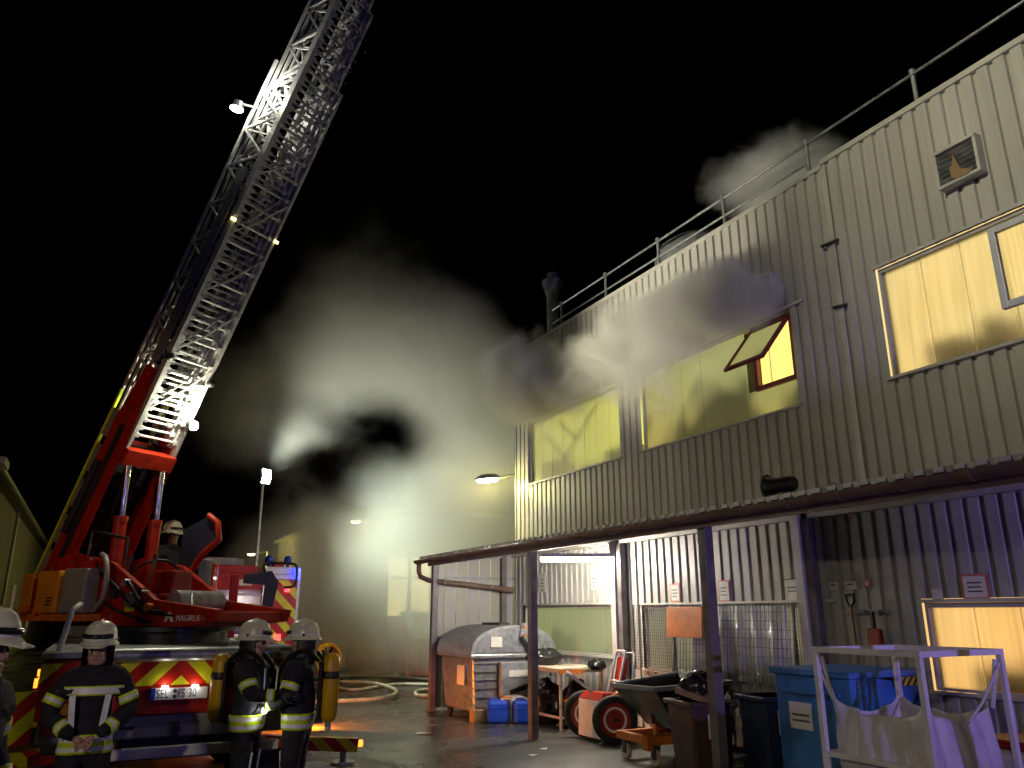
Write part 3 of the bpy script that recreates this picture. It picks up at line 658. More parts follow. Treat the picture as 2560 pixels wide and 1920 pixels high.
q = MB(); q.bar((-.12, -.2, .1), (-.16, -.2, 0.0), .03); q.box(-.2, -.12, -.24, -.16, 0, .015); q.build('prop', 'galv', ct)
# tipping skip on orange frame
hp = thing('tipping_skip', 'black tipping skip on an orange wheeled frame', 'skip', (7.5, 9.55, 0))
q = MB()
rim = [(-.62, .42, .98), (-.66, -.62, .98), (.7, -.62, 1.02), (.75, .62, 1.06)]
rim[0] = (-.72, .3, .97)
bot = [(-.12, .3, .42), (-.12, -.38, .42), (.45, -.38, .42), (.45, .4, .42)]
q.add(rim + bot + [tuple(Vector(r_) * 1 + Vector(((.04 if r_[0] < 0 else -.04), (.04 if r_[1] < 0 else -.04), 0))) for r_ in rim] + [(b_[0] + (.03 if b_[0] < 0 else -.03), b_[1] * .9, .46) for b_ in bot],
      [(0, 1, 5, 4), (1, 2, 6, 5), (2, 3, 7, 6), (3, 0, 4, 7), (4, 5, 6, 7), (8, 12, 13, 9), (9, 13, 14, 10), (10, 14, 15, 11), (11, 15, 12, 8), (12, 15, 14, 13), (0, 8, 9, 1), (1, 9, 10, 2), (2, 10, 11, 3), (3, 11, 8, 0)])
q.build('tub', 'black_plastic', hp)
q = MB()
for a, b in ((0, 1), (1, 2), (2, 3), (3, 0)): q.bar(rim[a], rim[b], .05, .06)
q.build('rim_profile', 'grey_paint', hp)
q = MB(); q.box(-.62, .6, -.45, -.35, .26, .36); q.box(-.62, .6, .28, .38, .26, .36); q.box(-.62, -.52, -.35, .28, .26, .36); q.box(.5, .6, -.35, .28, .26, .36); q.box(-.7, -.6, -.46, -.34, .2, .38); q.build('frame', 'orange_paint', hp, bevel=.006)
q = MB(); q.bar((-.12, .1, .3), (-.1, .1, .62), .07); q.cyl((-.1, .04, .62), (-.1, .16, .62), .07, n=12); q.cyl((.0, .0, .42), (.0, .2, .42), .06, n=12); q.build('tipping_pivot', 'orange_paint', hp)
for x_, y_ in ((-.52, .28), (-.52, -.4), (.5, .28), (.5, -.4)):
    q = MB(); q.cyl((x_ - .025, y_, .1), (x_ + .025, y_, .1), .1, n=18); q.build('caster', 'cardboard', hp, smooth=40)
    q = MB(); q.box(x_ - .045, x_ - .03, y_ - .04, y_ + .04, .08, .25); q.box(x_ + .03, x_ + .045, y_ - .04, y_ + .04, .08, .25); q.build('caster_fork', 'dark_metal', hp)
# brown bin and dark bin
def wbin(label, x, y, rz, m, h, w2, d2, sign=True):
    t = thing('wheeled_bin', label, 'bin', (x, y, 0), rz)
    q = MB(); q.hexa([(-w2 * .82, -d2 * .8, .06), (w2 * .82, -d2 * .8, .06), (w2 * .82, d2 * .8, .06), (-w2 * .82, d2 * .8, .06)], [(-w2, -d2, h), (w2, -d2, h), (w2, d2, h), (-w2, d2, h)]); q.build('body', m, t, bevel=.03)
    q = MB(); q.box(-w2 - .03, w2 + .03, -d2 - .03, d2 + .03, h - .06, h); q.build('rim', m, t, bevel=.012)
    q = MB(); q.box(-w2 * .12, w2 * .12, -d2 - .012, -d2 * .75, .06, h * .45); q.build('recess', m, t)
    if sign:
        q = MB(); q.box(-.1, .13, -d2 - .02, -d2 - .006, h - .42, h - .14); q.build('label_sheet', 'paper', t)
        q = MB(); q.box(-.06, .09, -d2 - .024, -d2 - .0205, h - .29, h - .27); q.box(-.06, .09, -d2 - .024, -d2 - .0205, h - .34, h - .32); q.build('label_print', 'ink', t)
    q = MB(); q.cyl((-w2 * .7, d2 * .9, .1), (w2 * .7, d2 * .9, .1), .1, n=16); q.build('wheel', 'rubber', t)
    return t
bb = wbin('brown plastic bin with pale notice, behind the blue lit canopy post', 7.06, 8.3, R(-8), 'brown_plastic', .9, .31, .31)
blob('refuse_sack', 'dark bundle heaped on the brown bin', 'sack', (7.12, 8.35, .88), .24, 'bag_film', 9, (1.1, 1, .8))
q = MB(); q.bar((-.02, -.3, .0), (-.22, .1, .12), .07); q.bar((-.05, -.25, .02), (.25, -.05, .1), .06); q.bar((.2, -.1, .02), (.25, .2, .2), .07); o = q.build('timber_offcuts', 'wood', None, (7.0, 8.3, .9)); tag(o, 'brown timber offcuts sticking out of the brown bin', 'timber')
wbin('dark navy bin with torn pale label, between the brown bin and blue skip', 7.68, 7.72, R(-8), 'navy_plastic', .98, .28, .28)
blob('refuse_sack', 'black refuse sack between the navy bin and the blue skip', 'sack', (7.85, 7.35, .0), .32, 'bag_film', 12, (.6, .5, 1.4))
# blue skip with open front
bs = thing('blue_skip', 'blue steel skip with cut away front and pale notice', 'skip', (7.75, 6.58, 0))
q = MB(); t_ = .03
q.box(-.55, -.55 + t_, -.52, .52, .12, 1.33)                                     # left side
q.box(.52, .55, -.52, .52, .12, 1.2); q.box(-.52, .52, .49, .52, .12, 1.33); q.box(-.55, .55, -.52, .52, .08, .12)
q.build('tub', 'blue_paint', bs, bevel=.004)
q = MB(); q.prism([(-.52, -.52, .5), (-.1, -.52, .62), (.52, -.52, 1.1), (.52, -.52, 1.2), (-.52, -.52, 1.33)], (0, .03, 0)); q.build('front_plate', 'blue_paint', bs)
q = MB(); q.box(-.6, .6, -.57, .57, 1.29, 1.36); q.build('rim', 'blue_paint', bs, bevel=.01)
q = MB(); q.box(-.62, -.56, -.4, .4, 1.1, 1.13); q.build('side_rib', 'blue_paint', bs)
q = MB(); q.bar((-.6, -.57, .25), (.55, -.57, .25), .1, .08); q.build('lower_lip', 'white_paint', bs)
q = MB(); q.box(-.565, -.556, .02, .34, .72, 1.0); q.build('notice_sheet', 'paper', bs); q = MB(); q.box(-.57, -.5655, .06, .3, .86, .88); q.box(-.57, -.5655, .06, .3, .8, .82); q.build('notice_print', 'ink', bs)
q = MB(); q.box(.1, .58, -.595, -.575, 1.2, 1.29); q.build('hazard_strip', 'hazard', bs)
for i, (x_, y_) in enumerate([(-.3, -.3), (0, -.35), (.25, -.25)]): blob('film_bundle', ['crumpled blue film lying low in the blue skip, left', 'crumpled blue film lying low in the blue skip, middle', 'dark film bundle lying low in the blue skip, right'][i], 'film', (7.75 + x_, 6.58 + y_, .13), .2, ['blue_can', 'blue_can', 'bag_film'][i], 20 + i, (1, .8, .8), .4, 'film bundles in the blue skip')
q = MB(); q.box(-.5, -.35, -.45, .45, 0, .08); q.box(.35, .5, -.45, .45, 0, .08); q.build('skid', 'blue_paint', bs)
# big bag in a steel stand
st = thing('bag_stand', 'welded square tube stand holding a big bag', 'stand', (6.75, 5.02, 0))
for x_, y_ in ((-.56, -.54), (.56, -.54), (-.56, .54), (.56, .54)):
    q = MB(); q.box(x_ - .025, x_ + .025, y_ - .025, y_ + .025, 0, 1.6); q.build('post', 'white_paint', st, bevel=.004)
q = MB()
for a, b in (((-.585, -.54), (.585, -.54)), ((-.585, .54), (.585, .54))): q.bar((*a, 1.625), (*b, 1.625), .05)
for x_ in (-.56, .56): q.bar((x_, -.515, 1.625), (x_, .515, 1.625), .05)
q.build('top_frame', 'white_paint', st)
q = MB(); q.bar((-.56, -.515, .72), (-.56, .515, .72), .04); q.bar((.56, -.515, .62), (.56, .515, .62), .04); q.bar((-.535, .54, .72), (.535, .54, .72), .04); q.build('lower_rail', 'white_paint', st)
q = MB(); q.tube([(.56, -.54, 1.55), (.25, -.5, 1.2), (.1, -.45, 1.05)], .012, 6); q.build('strap', 'bigbag', st); q = MB(); q.tube([(-.56, .54, 1.5), (-.5, .46, 1.2), (-.46, .42, 1.1)], .012, 6); q.build('strap', 'bigbag', st)
bg = thing('big_bag', 'white woven big bag hanging slack inside the tube stand', 'big bag', (6.75, 5.02, 0))
q = MB(); N_ = 128; rows = 30; vs = []; fs = []
for i in range(rows + 1):
    t_ = i / rows; z = .1 + t_ * 1.02
    for j in range(N_):
        u = j / N_ * 4; sd = int(u); f_ = u - sd; c_ = [(-1, 1), (-1, -1), (1, -1), (1, 1)]
        a_, b_ = c_[sd], c_[(sd + 1) % 4]; x_ = a_[0] + (b_[0] - a_[0]) * f_; y_ = a_[1] + (b_[1] - a_[1]) * f_
        cor = abs(f_ - .5) * 2                                               # 1 at the corners
        bulge = .46 + .05 * math.sin(math.pi * t_) * (1 - cor ** 2) - .03 * t_ * (1 - cor ** 3)
        fold = .022 * t_ ** 1.2 * math.sin(u * 14 + math.sin(u * 5) * 2 + t_ * 2) + .01 * math.sin(u * 31 + t_ * 6)
        s_ = bulge + fold + .016 * mnoise.noise(Vector((x_ * 4, y_ * 4, z * 2.5))) + .008 * mnoise.noise(Vector((x_ * 12, y_ * 12, z * 7)))
        s_ -= .03 * t_ * abs(math.sin((f_ - .5) * 26 * (1.3 - t_ * .5))) * (1 - cor) * .8
        vs.append((x_ * s_, y_ * s_, z + (.1 * cor ** 6 - .05 * (1 - cor) * (1 + .4 * math.sin(u * 9))) * t_ ** 3))
for i in range(rows):
    for j in range(N_):
        a = i * N_ + j; b = i * N_ + (j + 1) % N_; fs.append((a, b, b + N_, a + N_))
q.add(vs, fs); q.add([vs[j] for j in range(N_)], [tuple(range(N_))[::-1]]); o = q.build('bag_body', 'bigbag', bg, smooth=80)
sm = o.modifiers.new('solid', 'SOLIDIFY'); sm.thickness = .006
q = MB()
for x_, y_ in ((-.46, -.46), (-.46, .46), (.46, -.46), (.46, .46)): MB().tube([(x_, y_, 1.15), (x_ * 1.06, y_ * 1.06, 1.32), (x_ * 1.14, y_ * 1.1, 1.56)], .018, 6).build('lifting_loop', 'bigbag', bg)
rm = thing('red_machine', 'red topped pale machine at the lower right frame edge', 'machine', (7.75, 4.55, 0))
q = MB(); q.box(-.25, .4, -.35, .35, .05, .78); q.build('cabinet', 'white_paint', rm, bevel=.02); q = MB(); q.box(-.3, .45, -.4, .4, .78, .86); q.build('cover', 'dark_red', rm, bevel=.02)
q = MB(); q.box(-.2, .35, -.3, .3, 0, .05); q.build('plinth', 'black', rm)
# wire mesh panels in front of the window
def mesh_panel(label, y0, y1, z0, z1, x, sy, sz, tilt=0., rim=.014):
    t = thing('wire_mesh_panel', label, 'mesh panel', (x, (y0 + y1) / 2, z0)); wd = y1 - y0; ht = z1 - z0; t.rotation_euler = (0, R(tilt), 0)
    n = int(wd / sy)
    vm = MB().box(-.003, .003, -.003, .003, 0, ht).mesh('wire', 'wire'); hm = MB().box(-.009, -.003, -wd / 2, wd / 2, -.003, .003).mesh('wire', 'wire')
    for i in range(n + 1): link('wire', vm, t, (0, -wd / 2 + i * wd / n, 0))
    n = int(ht / sz)
    for i in range(n + 1): link('wire', hm, t, (0, 0, i * ht / n))
    for sgn in (-1, 1): MB().box(-rim, rim, sgn * wd / 2 - rim, sgn * wd / 2 + rim, 0, ht).build('edge_bar', 'wire', t)
    return t
mesh_panel('wide wire mesh panel leaning against the sheeted window', 7.85, 10.35, .55, 2.1, 8.28, .075, .115, 5)
mesh_panel('fine wire mesh at the right end of the sheeted window', 7.52, 7.95, 1.05, 2.1, 8.5, .055, .06)
mesh_panel('bent wire cage over the left part of the middle lower window', 10.4, 11.5, 1.05, 2.1, 8.42, .05, .05)
q = MB(); vs = []; n = 40
for j in range(n + 1):
    y = -1.02 + 2.04 * j / n
    for z, k in ((0, 1), (.5, .6), (1.04, .3)): vs.append((.03 * math.sin(y * 19) * k + .02 * math.sin(y * 37 + 1) * k, y, z))
q.add(vs, [(3 * j + i, 3 * j + i + 1, 3 * j + i + 4, 3 * j + i + 3) for j in range(n) for i in (0, 1)])
o = q.build('plastic_sheet', 'sheet_film', None, (8.47, 9.05, 1.02), smooth=80); o.modifiers.new('solid', 'SOLIDIFY').thickness = .004; tag(o, 'pale crinkled plastic sheet hung behind the wire mesh', 'sheet')
q = MB(); q.box(-.012, .012, -.42, .42, 0, .46); o = q.build('orange_board', 'orange_paint', None, (8.24, 9.95, 1.6), (0, R(5), 0), bevel=.004); tag(o, 'orange board hooked onto the wire mesh beside the canopy post', 'board')
# shovel, red dustpan, hooks
sh = thing('shovel', 'wooden shovel with black grip hanging on the wall', 'shovel', (8.5, 6.98, 1.0))
q = MB(); q.tube([(0, 0, .25), (0, .02, 1.05)], .018, 8); q.build('shaft', 'wood', sh)
q = MB(); q.tube([(0, .02, 1.03), (0, .07, 1.1), (0, .075, 1.18), (0, -.04, 1.19), (0, -.035, 1.1), (0, .02, 1.03)], .016, 8); q.build('grip', 'black', sh)
q = MB(); q.prism([(.0, -.1, .3), (0, .1, .3), (0, .11, .05), (0, 0, -.06), (0, -.11, .05)], (.012, 0, 0)); q.build('blade', 'dark_metal', sh)
dp = thing('dustpan', 'red dustpan hanging by the shovel', 'dustpan', (8.54, 6.72, 1.68))
q = MB(); q.hexa([(-.06, -.11, -.14), (.02, -.11, -.14), (.02, .11, -.14), (-.06, .11, -.14)], [(-.04, -.1, .1), (.02, -.1, .1), (.02, .1, .1), (-.04, .1, .1)]); q.build('pan', 'dark_red', dp, bevel=.02); q = MB(); q.bar((0, 0, .1), (0, 0, .3), .035, .02); q.build('handle', 'black', dp)
hk = thing('tool_rack', 'grey wall hooks holding shovel and dustpan', 'tool rack', (8.6, 6.9, 1.97)); 
for y_ in (-.25, -.05, .18): q = MB(); q.cyl((0, y_, 0), (-.07, y_, 0), .03, n=10); q.build('hook', 'grey_paint', hk)
q = MB(); q.box(-.0, .015, -.35, .3, -.02, .02); q.build('strip', 'galv_dull', hk)

# ------------------------------------------------------------------ background: far building, left building
fb = thing('far_building', 'pale rendered building dim behind the smoke with lit wooden windows', 'building', (8.8, 28.7, 0))
q = MB(); q.box(0, 14, 0, 16, 0, 5.7); q.build('wall', 'render_wall', fb)
q = MB(); q.box(-.25, 14.2, -.25, 16.2, 5.7, 5.85); q.build('roof_edge', 'trim', fb)
q = MB(); q.box(-.02, 14, -.03, 16, 0, .35); q.build('plinth', 'grey_paint', fb)
for x0 in (.85, 3.6, 6.4):
    f = MB(); z0, z1, x1 = 1.6, 4.15, x0 + 1.9
    for a in ((x0, x0 + .12, z0, z1), (x1 - .12, x1, z0, z1), (x0 + .12, x1 - .12, z0, z0 + .12), (x0 + .12, x1 - .12, z1 - .12, z1), (x0 + .9, x0 + 1.02, z0 + .12, z1 - .12), (x0 + .12, x0 + .9, 3.2, 3.3), (x0 + 1.02, x1 - .12, 3.2, 3.3)): f.box(a[0], a[1], -.1, .02, a[2], a[3])
    o = f.build('window', 'wood_frame', fb)
    for a in ((x0 + .12, x0 + .9, z0 + .12, 3.2), (x0 + 1.02, x1 - .12, z0 + .12, 3.2), (x0 + .12, x0 + .9, 3.3, z1 - .12), (x0 + 1.02, x1 - .12, 3.3, z1 - .12)):
        q = MB(); q.box(a[0], a[1], -.03, -.005, a[2], a[3]); q.build('pane', 'pane_far', o)
    q = MB(); q.box(x0 + .15, x0 + .88, -.05, -.035, 3.72, 3.78); q.build('ceiling_tube', 'yellow_strip', o)
q = MB()
for i in range(60):
    a = random.uniform(0, 6.3); r_ = random.uniform(.12, .34); q.tube([(math.cos(a) * r_, -.04, math.sin(a) * r_ * .6), (math.cos(a + .4) * (r_ + .1), -.1 - random.uniform(0, .08), math.sin(a + .4) * (r_ + .08) * .6)], [.05, .012], 5)
o = q.build('wall_planter', 'flower', None, (8.75, 28.6, 2.75)); tag(o, 'dark withered wreath fixed to the far building corner', 'wreath')
q = MB(); q.lathe([(.02, -.03), (.26, -.02), (.26, .02), (.02, .03)], n=24, sx=.5, M=Matrix.Rotation(R(90), 3, 'X')); o = q.build('oval_plaque', 'black', None, (8.95, 28.64, 2.0)); tag(o, 'black oval plaque under the wreath on the far building', 'plaque')
q = MB(); q.box(-.9, 0, 0, 2.6, 0, 1.3); q.box(-.95, .02, -.05, 2.65, 1.3, 1.36); o = q.build('low_annex', 'cardboard', None, (8.77, 30.2, 0)); tag(o, 'low orange lit annex against the side of the far building', 'annex')
# orange skip with white lid in the yard
os_ = thing('orange_skip', 'orange yard skip with pale tilted lid half behind the canopy end', 'skip', (9.6, 25.2, 0))
q = MB(); q.hexa([(-.35, -.9, .1), (2.2, -.9, .1), (2.2, .9, .1), (-.35, .9, .1)], [(-1.0, -.9, 1.9), (2.2, -.9, 1.9), (2.2, .9, 1.9), (-1.0, .9, 1.9)]); q.build('body', 'orange_paint', os_, bevel=.02)
for x_ in (-.62, -.2): q = MB(); q.hexa([(x_, -.98, .1), (x_ + .12, -.98, .1), (x_ + .12, -.9, .1), (x_, -.9, .1)], [(x_ - .2, -.98, 1.9), (x_ - .08, -.98, 1.9), (x_ - .08, -.9, 1.9), (x_ - .2, -.9, 1.9)]); q.build('stiffener', 'orange_paint', os_)
q = MB(); q.hexa([(-.45, -1.22, 1.2), (2.2, -1.22, 1.2), (2.2, -1.16, 1.2), (-.45, -1.16, 1.2)], [(-.85, -.8, 2.02), (2.2, -.8, 2.02), (2.2, -.72, 2.02), (-.85, -.72, 2.02)]); q.build('lid', 'white_paint', os_)
q = MB(); q.box(-.2, 2.1, -.85, .85, 0, .1); q.build('skid', 'dark_metal', os_)
# building on the left
lb = thing('street_building', 'dim plastered building at the left edge with brown eave gutter', 'building', (-3.2, 40, 0))
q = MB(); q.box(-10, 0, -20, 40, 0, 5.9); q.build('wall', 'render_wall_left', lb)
q = MB(); q.hexa([(-10, -20.2, 5.9), (.35, -20.2, 5.9), (.35, 40, 5.9), (-10, 40, 5.9)], [(-10, -20.2, 9), (.3, -20.2, 6.05), (.3, 40, 6.05), (-10, 40, 9)]); q.build('roof', 'gutter', lb)
q = MB(); q.tube([(.42, -20.2, 5.95), (.42, 40, 5.95)], .09, 8); q.build('gutter', 'galv_dull', lb)
q = MB(); q.tube([(.12, -3.0, 5.9), (.12, -3.0, 0)], .06, 8); q.build('downpipe', 'galv_dull', lb)
for y_ in (-16, -9.5, 1.5, 7, 14):
    f = MB()
    for a in ((y_, y_ + .1, .95, 3.2), (y_ + 1.5, y_ + 1.6, .95, 3.2), (y_ + .1, y_ + 1.5, .95, 1.05), (y_ + .1, y_ + 1.5, 3.1, 3.2), (y_ + .75, y_ + .85, 1.05, 3.1)): f.box(-.03, .06, *a)
    o = f.build('window', 'white_paint', lb)
    for a in ((y_ + .1, y_ + .75), (y_ + .85, y_ + 1.5)): q = MB(); q.box(.0, .02, a[0], a[1], 1.05, 3.1); q.build('pane', 'pane_street', o)
q = MB(); q.hexa([(0, -.5, 0), (.9, -.5, .1), (.9, .5, .1), (0, .5, 0)], [(0, -.5, .35), (.9, -.45, .28), (.9, .45, .28), (0, .5, .35)]); o = q.build('door_canopy', 'white_paint', None, (-3.2, 22.6, 5.35), bevel=.02); tag(o, 'pale boxy lamp housing jutting from the left building', 'lamp housing')

# ------------------------------------------------------------------ fire hoses and litter on the ground
def smoothp(pts, sub=8):
    P = [Vector(p) for p in pts]; out = []
    for i in range(len(P) - 1):
        p0 = P[max(i - 1, 0)]; p1 = P[i]; p2 = P[i + 1]; p3 = P[min(i + 2, len(P) - 1)]
        for k in range(sub):
            t = k / sub; out.append(.5 * ((2 * p1) + (p2 - p0) * t + (2 * p0 - 5 * p1 + 4 * p2 - p3) * t * t + (3 * p1 - p0 - 3 * p2 + p3) * t ** 3))
    return out + [P[-1]]
def hose(label, pts, z=.045):
    q = MB(); q.tube(smoothp([(x, y, z) for x, y in pts]), .045, 8); o = q.build('fire_hose', 'hose', None, smooth=70); tag(o, label, 'hose', 'hoses lying on the yard'); return o
hose('pale fire hose making the far wide bend toward the canopy', [(10.5, 22.6), (9.37, 23.49), (8.79, 24.76), (7.62, 25.71), (6.73, 24.88), (6.33, 23.07), (6.22, 21.62), (6.45, 21.03), (7.31, 21.78), (8.09, 22.15), (8.9, 21.6), (10.5, 21.2)])
hose('pale fire hose looping nearest the firefighters', [(5.6, 23.6), (6.3, 23.3), (6.97, 22.73), (7.3, 22.0), (7.25, 20.67), (6.98, 19.46), (6.38, 18.43), (5.74, 18.07), (4.56, 18.2), (3.2, 18.9)], .1)
hose('short pale hose curl beside the canopy end post', [(9.2, 20.4), (8.06, 20.19), (7.6, 19.75), (7.36, 18.95), (7.6, 18.7), (8.6, 18.8), (10.2, 19.2)], .05)
for i, (x_, y_, l) in enumerate([(5.3, 13.3, 'white paper scrap on the wet asphalt left of the canopy'), (5.9, 10.6, 'small pale scrap on the asphalt before the front post'), (6.3, 11.0, 'tiny pale scrap next to the front post base')]):
    q = MB(); s_ = .16 if i == 0 else .06; q.add([(-s_, -.05, .004), (s_ * .8, -.06, .02), (s_, .05, .004), (-s_ * .7, .06, .012)], [(0, 1, 2, 3)]); o = q.build('paper_scrap', 'paper', None, (x_, y_, .006), (0, 0, R(-30 + 40 * i))); o.modifiers.new('solid', 'SOLIDIFY').thickness = .002; tag(o, l, 'litter')

# ------------------------------------------------------------------ turntable ladder truck
TX, TY = .9, 8.9
tr = thing('ladder_truck', 'red turntable ladder truck seen from behind with its long ladder raised', 'fire truck', (TX, TY, 0))
q = MB(); q.box(-1.23, 1.23, .06, 9.2, .98, 1.54); q.build('body', 'truck_red', tr, bevel=.02)
q = MB(); q.box(-.45, .45, .3, 9.3, .55, .98); q.build('chassis', 'black', tr)
q = MB(); q.box(-1.2, 1.2, .02, .5, .78, 1.0); q.build('rear_skirt', 'grey_paint', tr, bevel=.02)
q = MB(); q.box(-1.24, 1.24, 0, .06, 1.27, 1.5); q.build('chevron_panel', 'chevrons', tr)
q = MB(); q.box(-1.25, 1.25, -.01, .06, 1.0, 1.268); q.build('rear_panel', 'truck_red', tr, bevel=.01)
for s in (-1, 1):
    q = MB(); q.box(s * 1.24 - .17, s * 1.24 + .01, -.02, -.011, .8, 1.26); q.build('side_chevron', 'chevrons', tr)
    q = MB(); q.box(s * 1.1 - .06, s * 1.1 + .06, -.03, -.0205, .86, .98); q.build('tail_lamp', 'dark_red', tr)
q = MB(); q.box(-1.25, 1.25, -.02, 9.2, 1.54, 1.6); q.build('deck', 'galv_dull', tr, bevel=.01)
q = MB(); q.cyl((-.62, -.04, 1.56), (1.15, -.04, 1.56), .065, n=14); q.build('roller_bar', 'galv', tr, smooth=40)
q = MB(); q.box(-1.0, 1.0, -.1, -.02, .62, .72); q.build('underrun_bar', 'white_paint', tr, bevel=.012)
for s in (-1, 1):
    q = MB(); q.box(s * 1.0, s * 1.22, -.098, -.02, .63, .71); q.build('bar_end', 'truck_red', tr, bevel=.01)
    q = MB(); q.box(s * .6 - .05, s * .6 + .05, -.02, .4, .6, .78); q.build('bar_bracket', 'black', tr)
    for yy in (2.2, 3.5, 7.9): wheel(tr, (s * 1.02, yy, .5), (s, 0, 0), .5, .3, 'galv_dull', hub=None)
npl = MB().box(-.265, .265, -.03, -.011, 1.135, 1.245).build('number_plate', 'plate_white', tr, bevel=.004)
q = MB(); q.box(-.262, -.222, -.033, -.0305, 1.138, 1.242); q.build('country_band', 'eu_blue', npl)
for s_, x in (('SEL', -.212), ('FS', -.018), ('30', .082)): text('plate_text', s_, .115, 'ink', npl, (x, -.032, 1.19), (R(90), 0, 0), .001).scale = (.66, 1, 1)
for z in (1.215, 1.165):
    q = MB(); q.cyl((-.045, -.034, z), (-.045, -.031, z), .018, n=12); q.build('seal', 'ink', npl)
for x in (-.14, .14):
    q = MB(); q.box(x - .03, x + .03, -.05, -.011, 1.25, 1.265); q.build('plate_lamp', 'led_white', tr)
    light('plate_light', 'POINT', (x, -.07, 1.262), .35, (1, .95, .85), tr, size=.01)
q = MB(); q.box(-1.28, -1.252, .1, .2, 1.28, 1.36); q.box(-1.28, -1.252, .5, .58, 1.36, 1.42); q.box(-1.28, -1.252, .9, .98, 1.3, 1.36); q.build('side_marker', 'amber_glow', tr)
q = MB(); q.tube([(-1.12, .3, 1.6), (-1.06, .4, 2.0), (-1.0, .8, 2.05)], .028, 8); q.build('grab_rail', 'white_paint', tr, smooth=60)
for s_ in (-1, 1):
    for xx, mm in ((1.12, 'red_dim'), (.98, 'amber_box'), (.85, 'red_dim')): q = MB(); q.cyl((s_ * xx, -.012, 1.09), (s_ * xx, -.03, 1.09), .05, n=14); q.build('tail_lamp', mm, tr)
for xx in (-.5, .5): q = MB(); q.tube([(xx - .12, -.03, .9), (xx - .12, -.07, .9), (xx + .12, -.07, .9), (xx + .12, -.03, .9)], .014, 6); q.build('grab_handle', 'black', tr)
for xx in (-.75, -.25, .25, .75): q = MB(); q.box(xx - .03, xx + .03, -.006, -.0005, 1.505, 1.53); q.build('latch', 'galv', tr)
q = MB(); q.cyl((.0, -.05, .86), (.0, .2, .86), .045, n=12); q.bar((0, -.08, .78), (0, -.08, .94), .05); q.build('tow_coupling', 'dark_metal', tr)
for s_ in (-1, 1): q = MB(); q.prism([(s_ * 1.0 - .2, .7, .2), (s_ * 1.0 + .2, .7, .2), (s_ * 1.0 + .2, .7, .62), (s_ * 1.0 - .2, .7, .62)], (0, .02, 0)); q.build('mud_flap', 'rubber', tr)
q = MB(); q.box(-1.22, -.35, 5.0, 6.6, 1.6, 1.98); q.build('deck_locker', 'white_paint', tr, bevel=.02)
q = MB(); q.box(-1.2, 1.2, 7.2, 9.2, 1.6, 2.9); q.build('cab', 'truck_red', tr, bevel=.1)
for s in (-1, 1):
    for yy, hid in ((2.4, False), (6.2, True)):
        q = MB(); q.bar((s * 1.2, yy, .36), (s * 2.6, yy, .22), .16, .17); o = q.build('outrigger', 'stripes_beam', tr)
        q = MB(); q.cyl((s * 2.42, yy, .02), (s * 2.42, yy, .3), .045, n=12); q.cyl((s * 2.42, yy, 0), (s * 2.42, yy, .03), .16, n=20); q.build('jack', 'galv', o)
        q = MB(); q.cyl((s * 2.61, yy - .03, .24), (s * 2.67, yy - .03, .24), .045, n=12); q.build('amber_lamp', 'amber_glow', o)
light('amber_light', 'POINT', (2.72, 6.02, .29), 480, (1, .24, .02), tr, size=.05)
MB().box(2.56, 3.0, 5.7, 6.5, .355, .365).build('amber_cutoff_plate', 'black', tr)  # added plate that cuts the amber light off above the container's lower half
MB().box(2.56, 3.0, 5.74, 5.75, .1, .354).build('amber_side_shield', 'black', tr)  # added plate that keeps the amber light off the brown bin
# turntable and superstructure (its own heading)
tt = MB(); tt.cyl((0, 0, 1.6), (0, 0, 1.74), .78, n=32); tt.cyl((0, 0, 1.74), (0, 0, 1.8), .9, n=32)
tt = tt.build('turntable', 'dark_metal', tr, (0, 2.6, 0), (0, 0, R(-146.9)), smooth=40)
for s in (-1, 1):
    q = MB(); q.prism([(s * .5, -1.9, 1.82), (s * .5, 1.05, 1.8), (s * .5, 1.6, 1.86), (s * .5, 1.66, 2.0), (s * .5, .5, 2.12), (s * .5, -.45, 2.6), (s * .5, -1.3, 2.75), (s * .5, -1.75, 2.68), (s * .5, -1.9, 2.0)], (s * .08, 0, 0)); q.build('side_frame', 'truck_red', tt, bevel=.012)
q = MB(); q.box(-.5, .5, -1.9, 1.3, 1.8, 1.86); q.build('frame_floor', 'dark_red', tt)
q = MB(); q.box(-.5, .5, 1.0, 1.58, 1.86, 1.98); q.build('nose', 'truck_red', tt, bevel=.02)
q = MB(); q.box(.585, .82, -2.05, -.5, 1.86, 1.95); q.build('sill', 'orange_paint', tt, bevel=.01)
q = MB(); q.box(.59, .8, -2.02, -1.76, 1.96, 2.48); q.build('equipment_box', 'amber_box', tt, bevel=.02)
q = MB(); q.box(.6, .84, -1.6, -1.13, 1.96, 2.5); q.build('equipment_box', 'amber_box', tt, bevel=.02)
q = MB(); q.box(.59, .8, -1.1, -.62, 1.96, 2.52); q.build('equipment_box', 'grey_paint', tt, bevel=.02)
for z in (2.06, 2.1, 2.14): q = MB(); q.box(.8405, .846, -1.34, -1.22, z, z + .02); q.build('box_vent', 'black', tt)
q = MB(); q.box(.6, .8, -1.74, -1.62, 1.96, 2.4); q.build('strap_panel', 'dark_red', tt)
q = MB(); q.cyl((.6, -1.78, 2.0), (.9, -1.78, 2.0), .06, n=12); q.cyl((.6, -1.5, 1.98), (.88, -1.5, 1.98), .05, n=12); q.build('marker_lamp', 'orange_paint', tt)
q = MB(); q.tube(smoothp([(.62, -.62, 2.7), (.7, -.4, 2.62), (.74, -.28, 2.4), (.72, -.32, 2.15), (.66, -.55, 2.0)], 6), .035, 8); q.build('hydraulic_hose', 'grey_paint', tt, smooth=60)
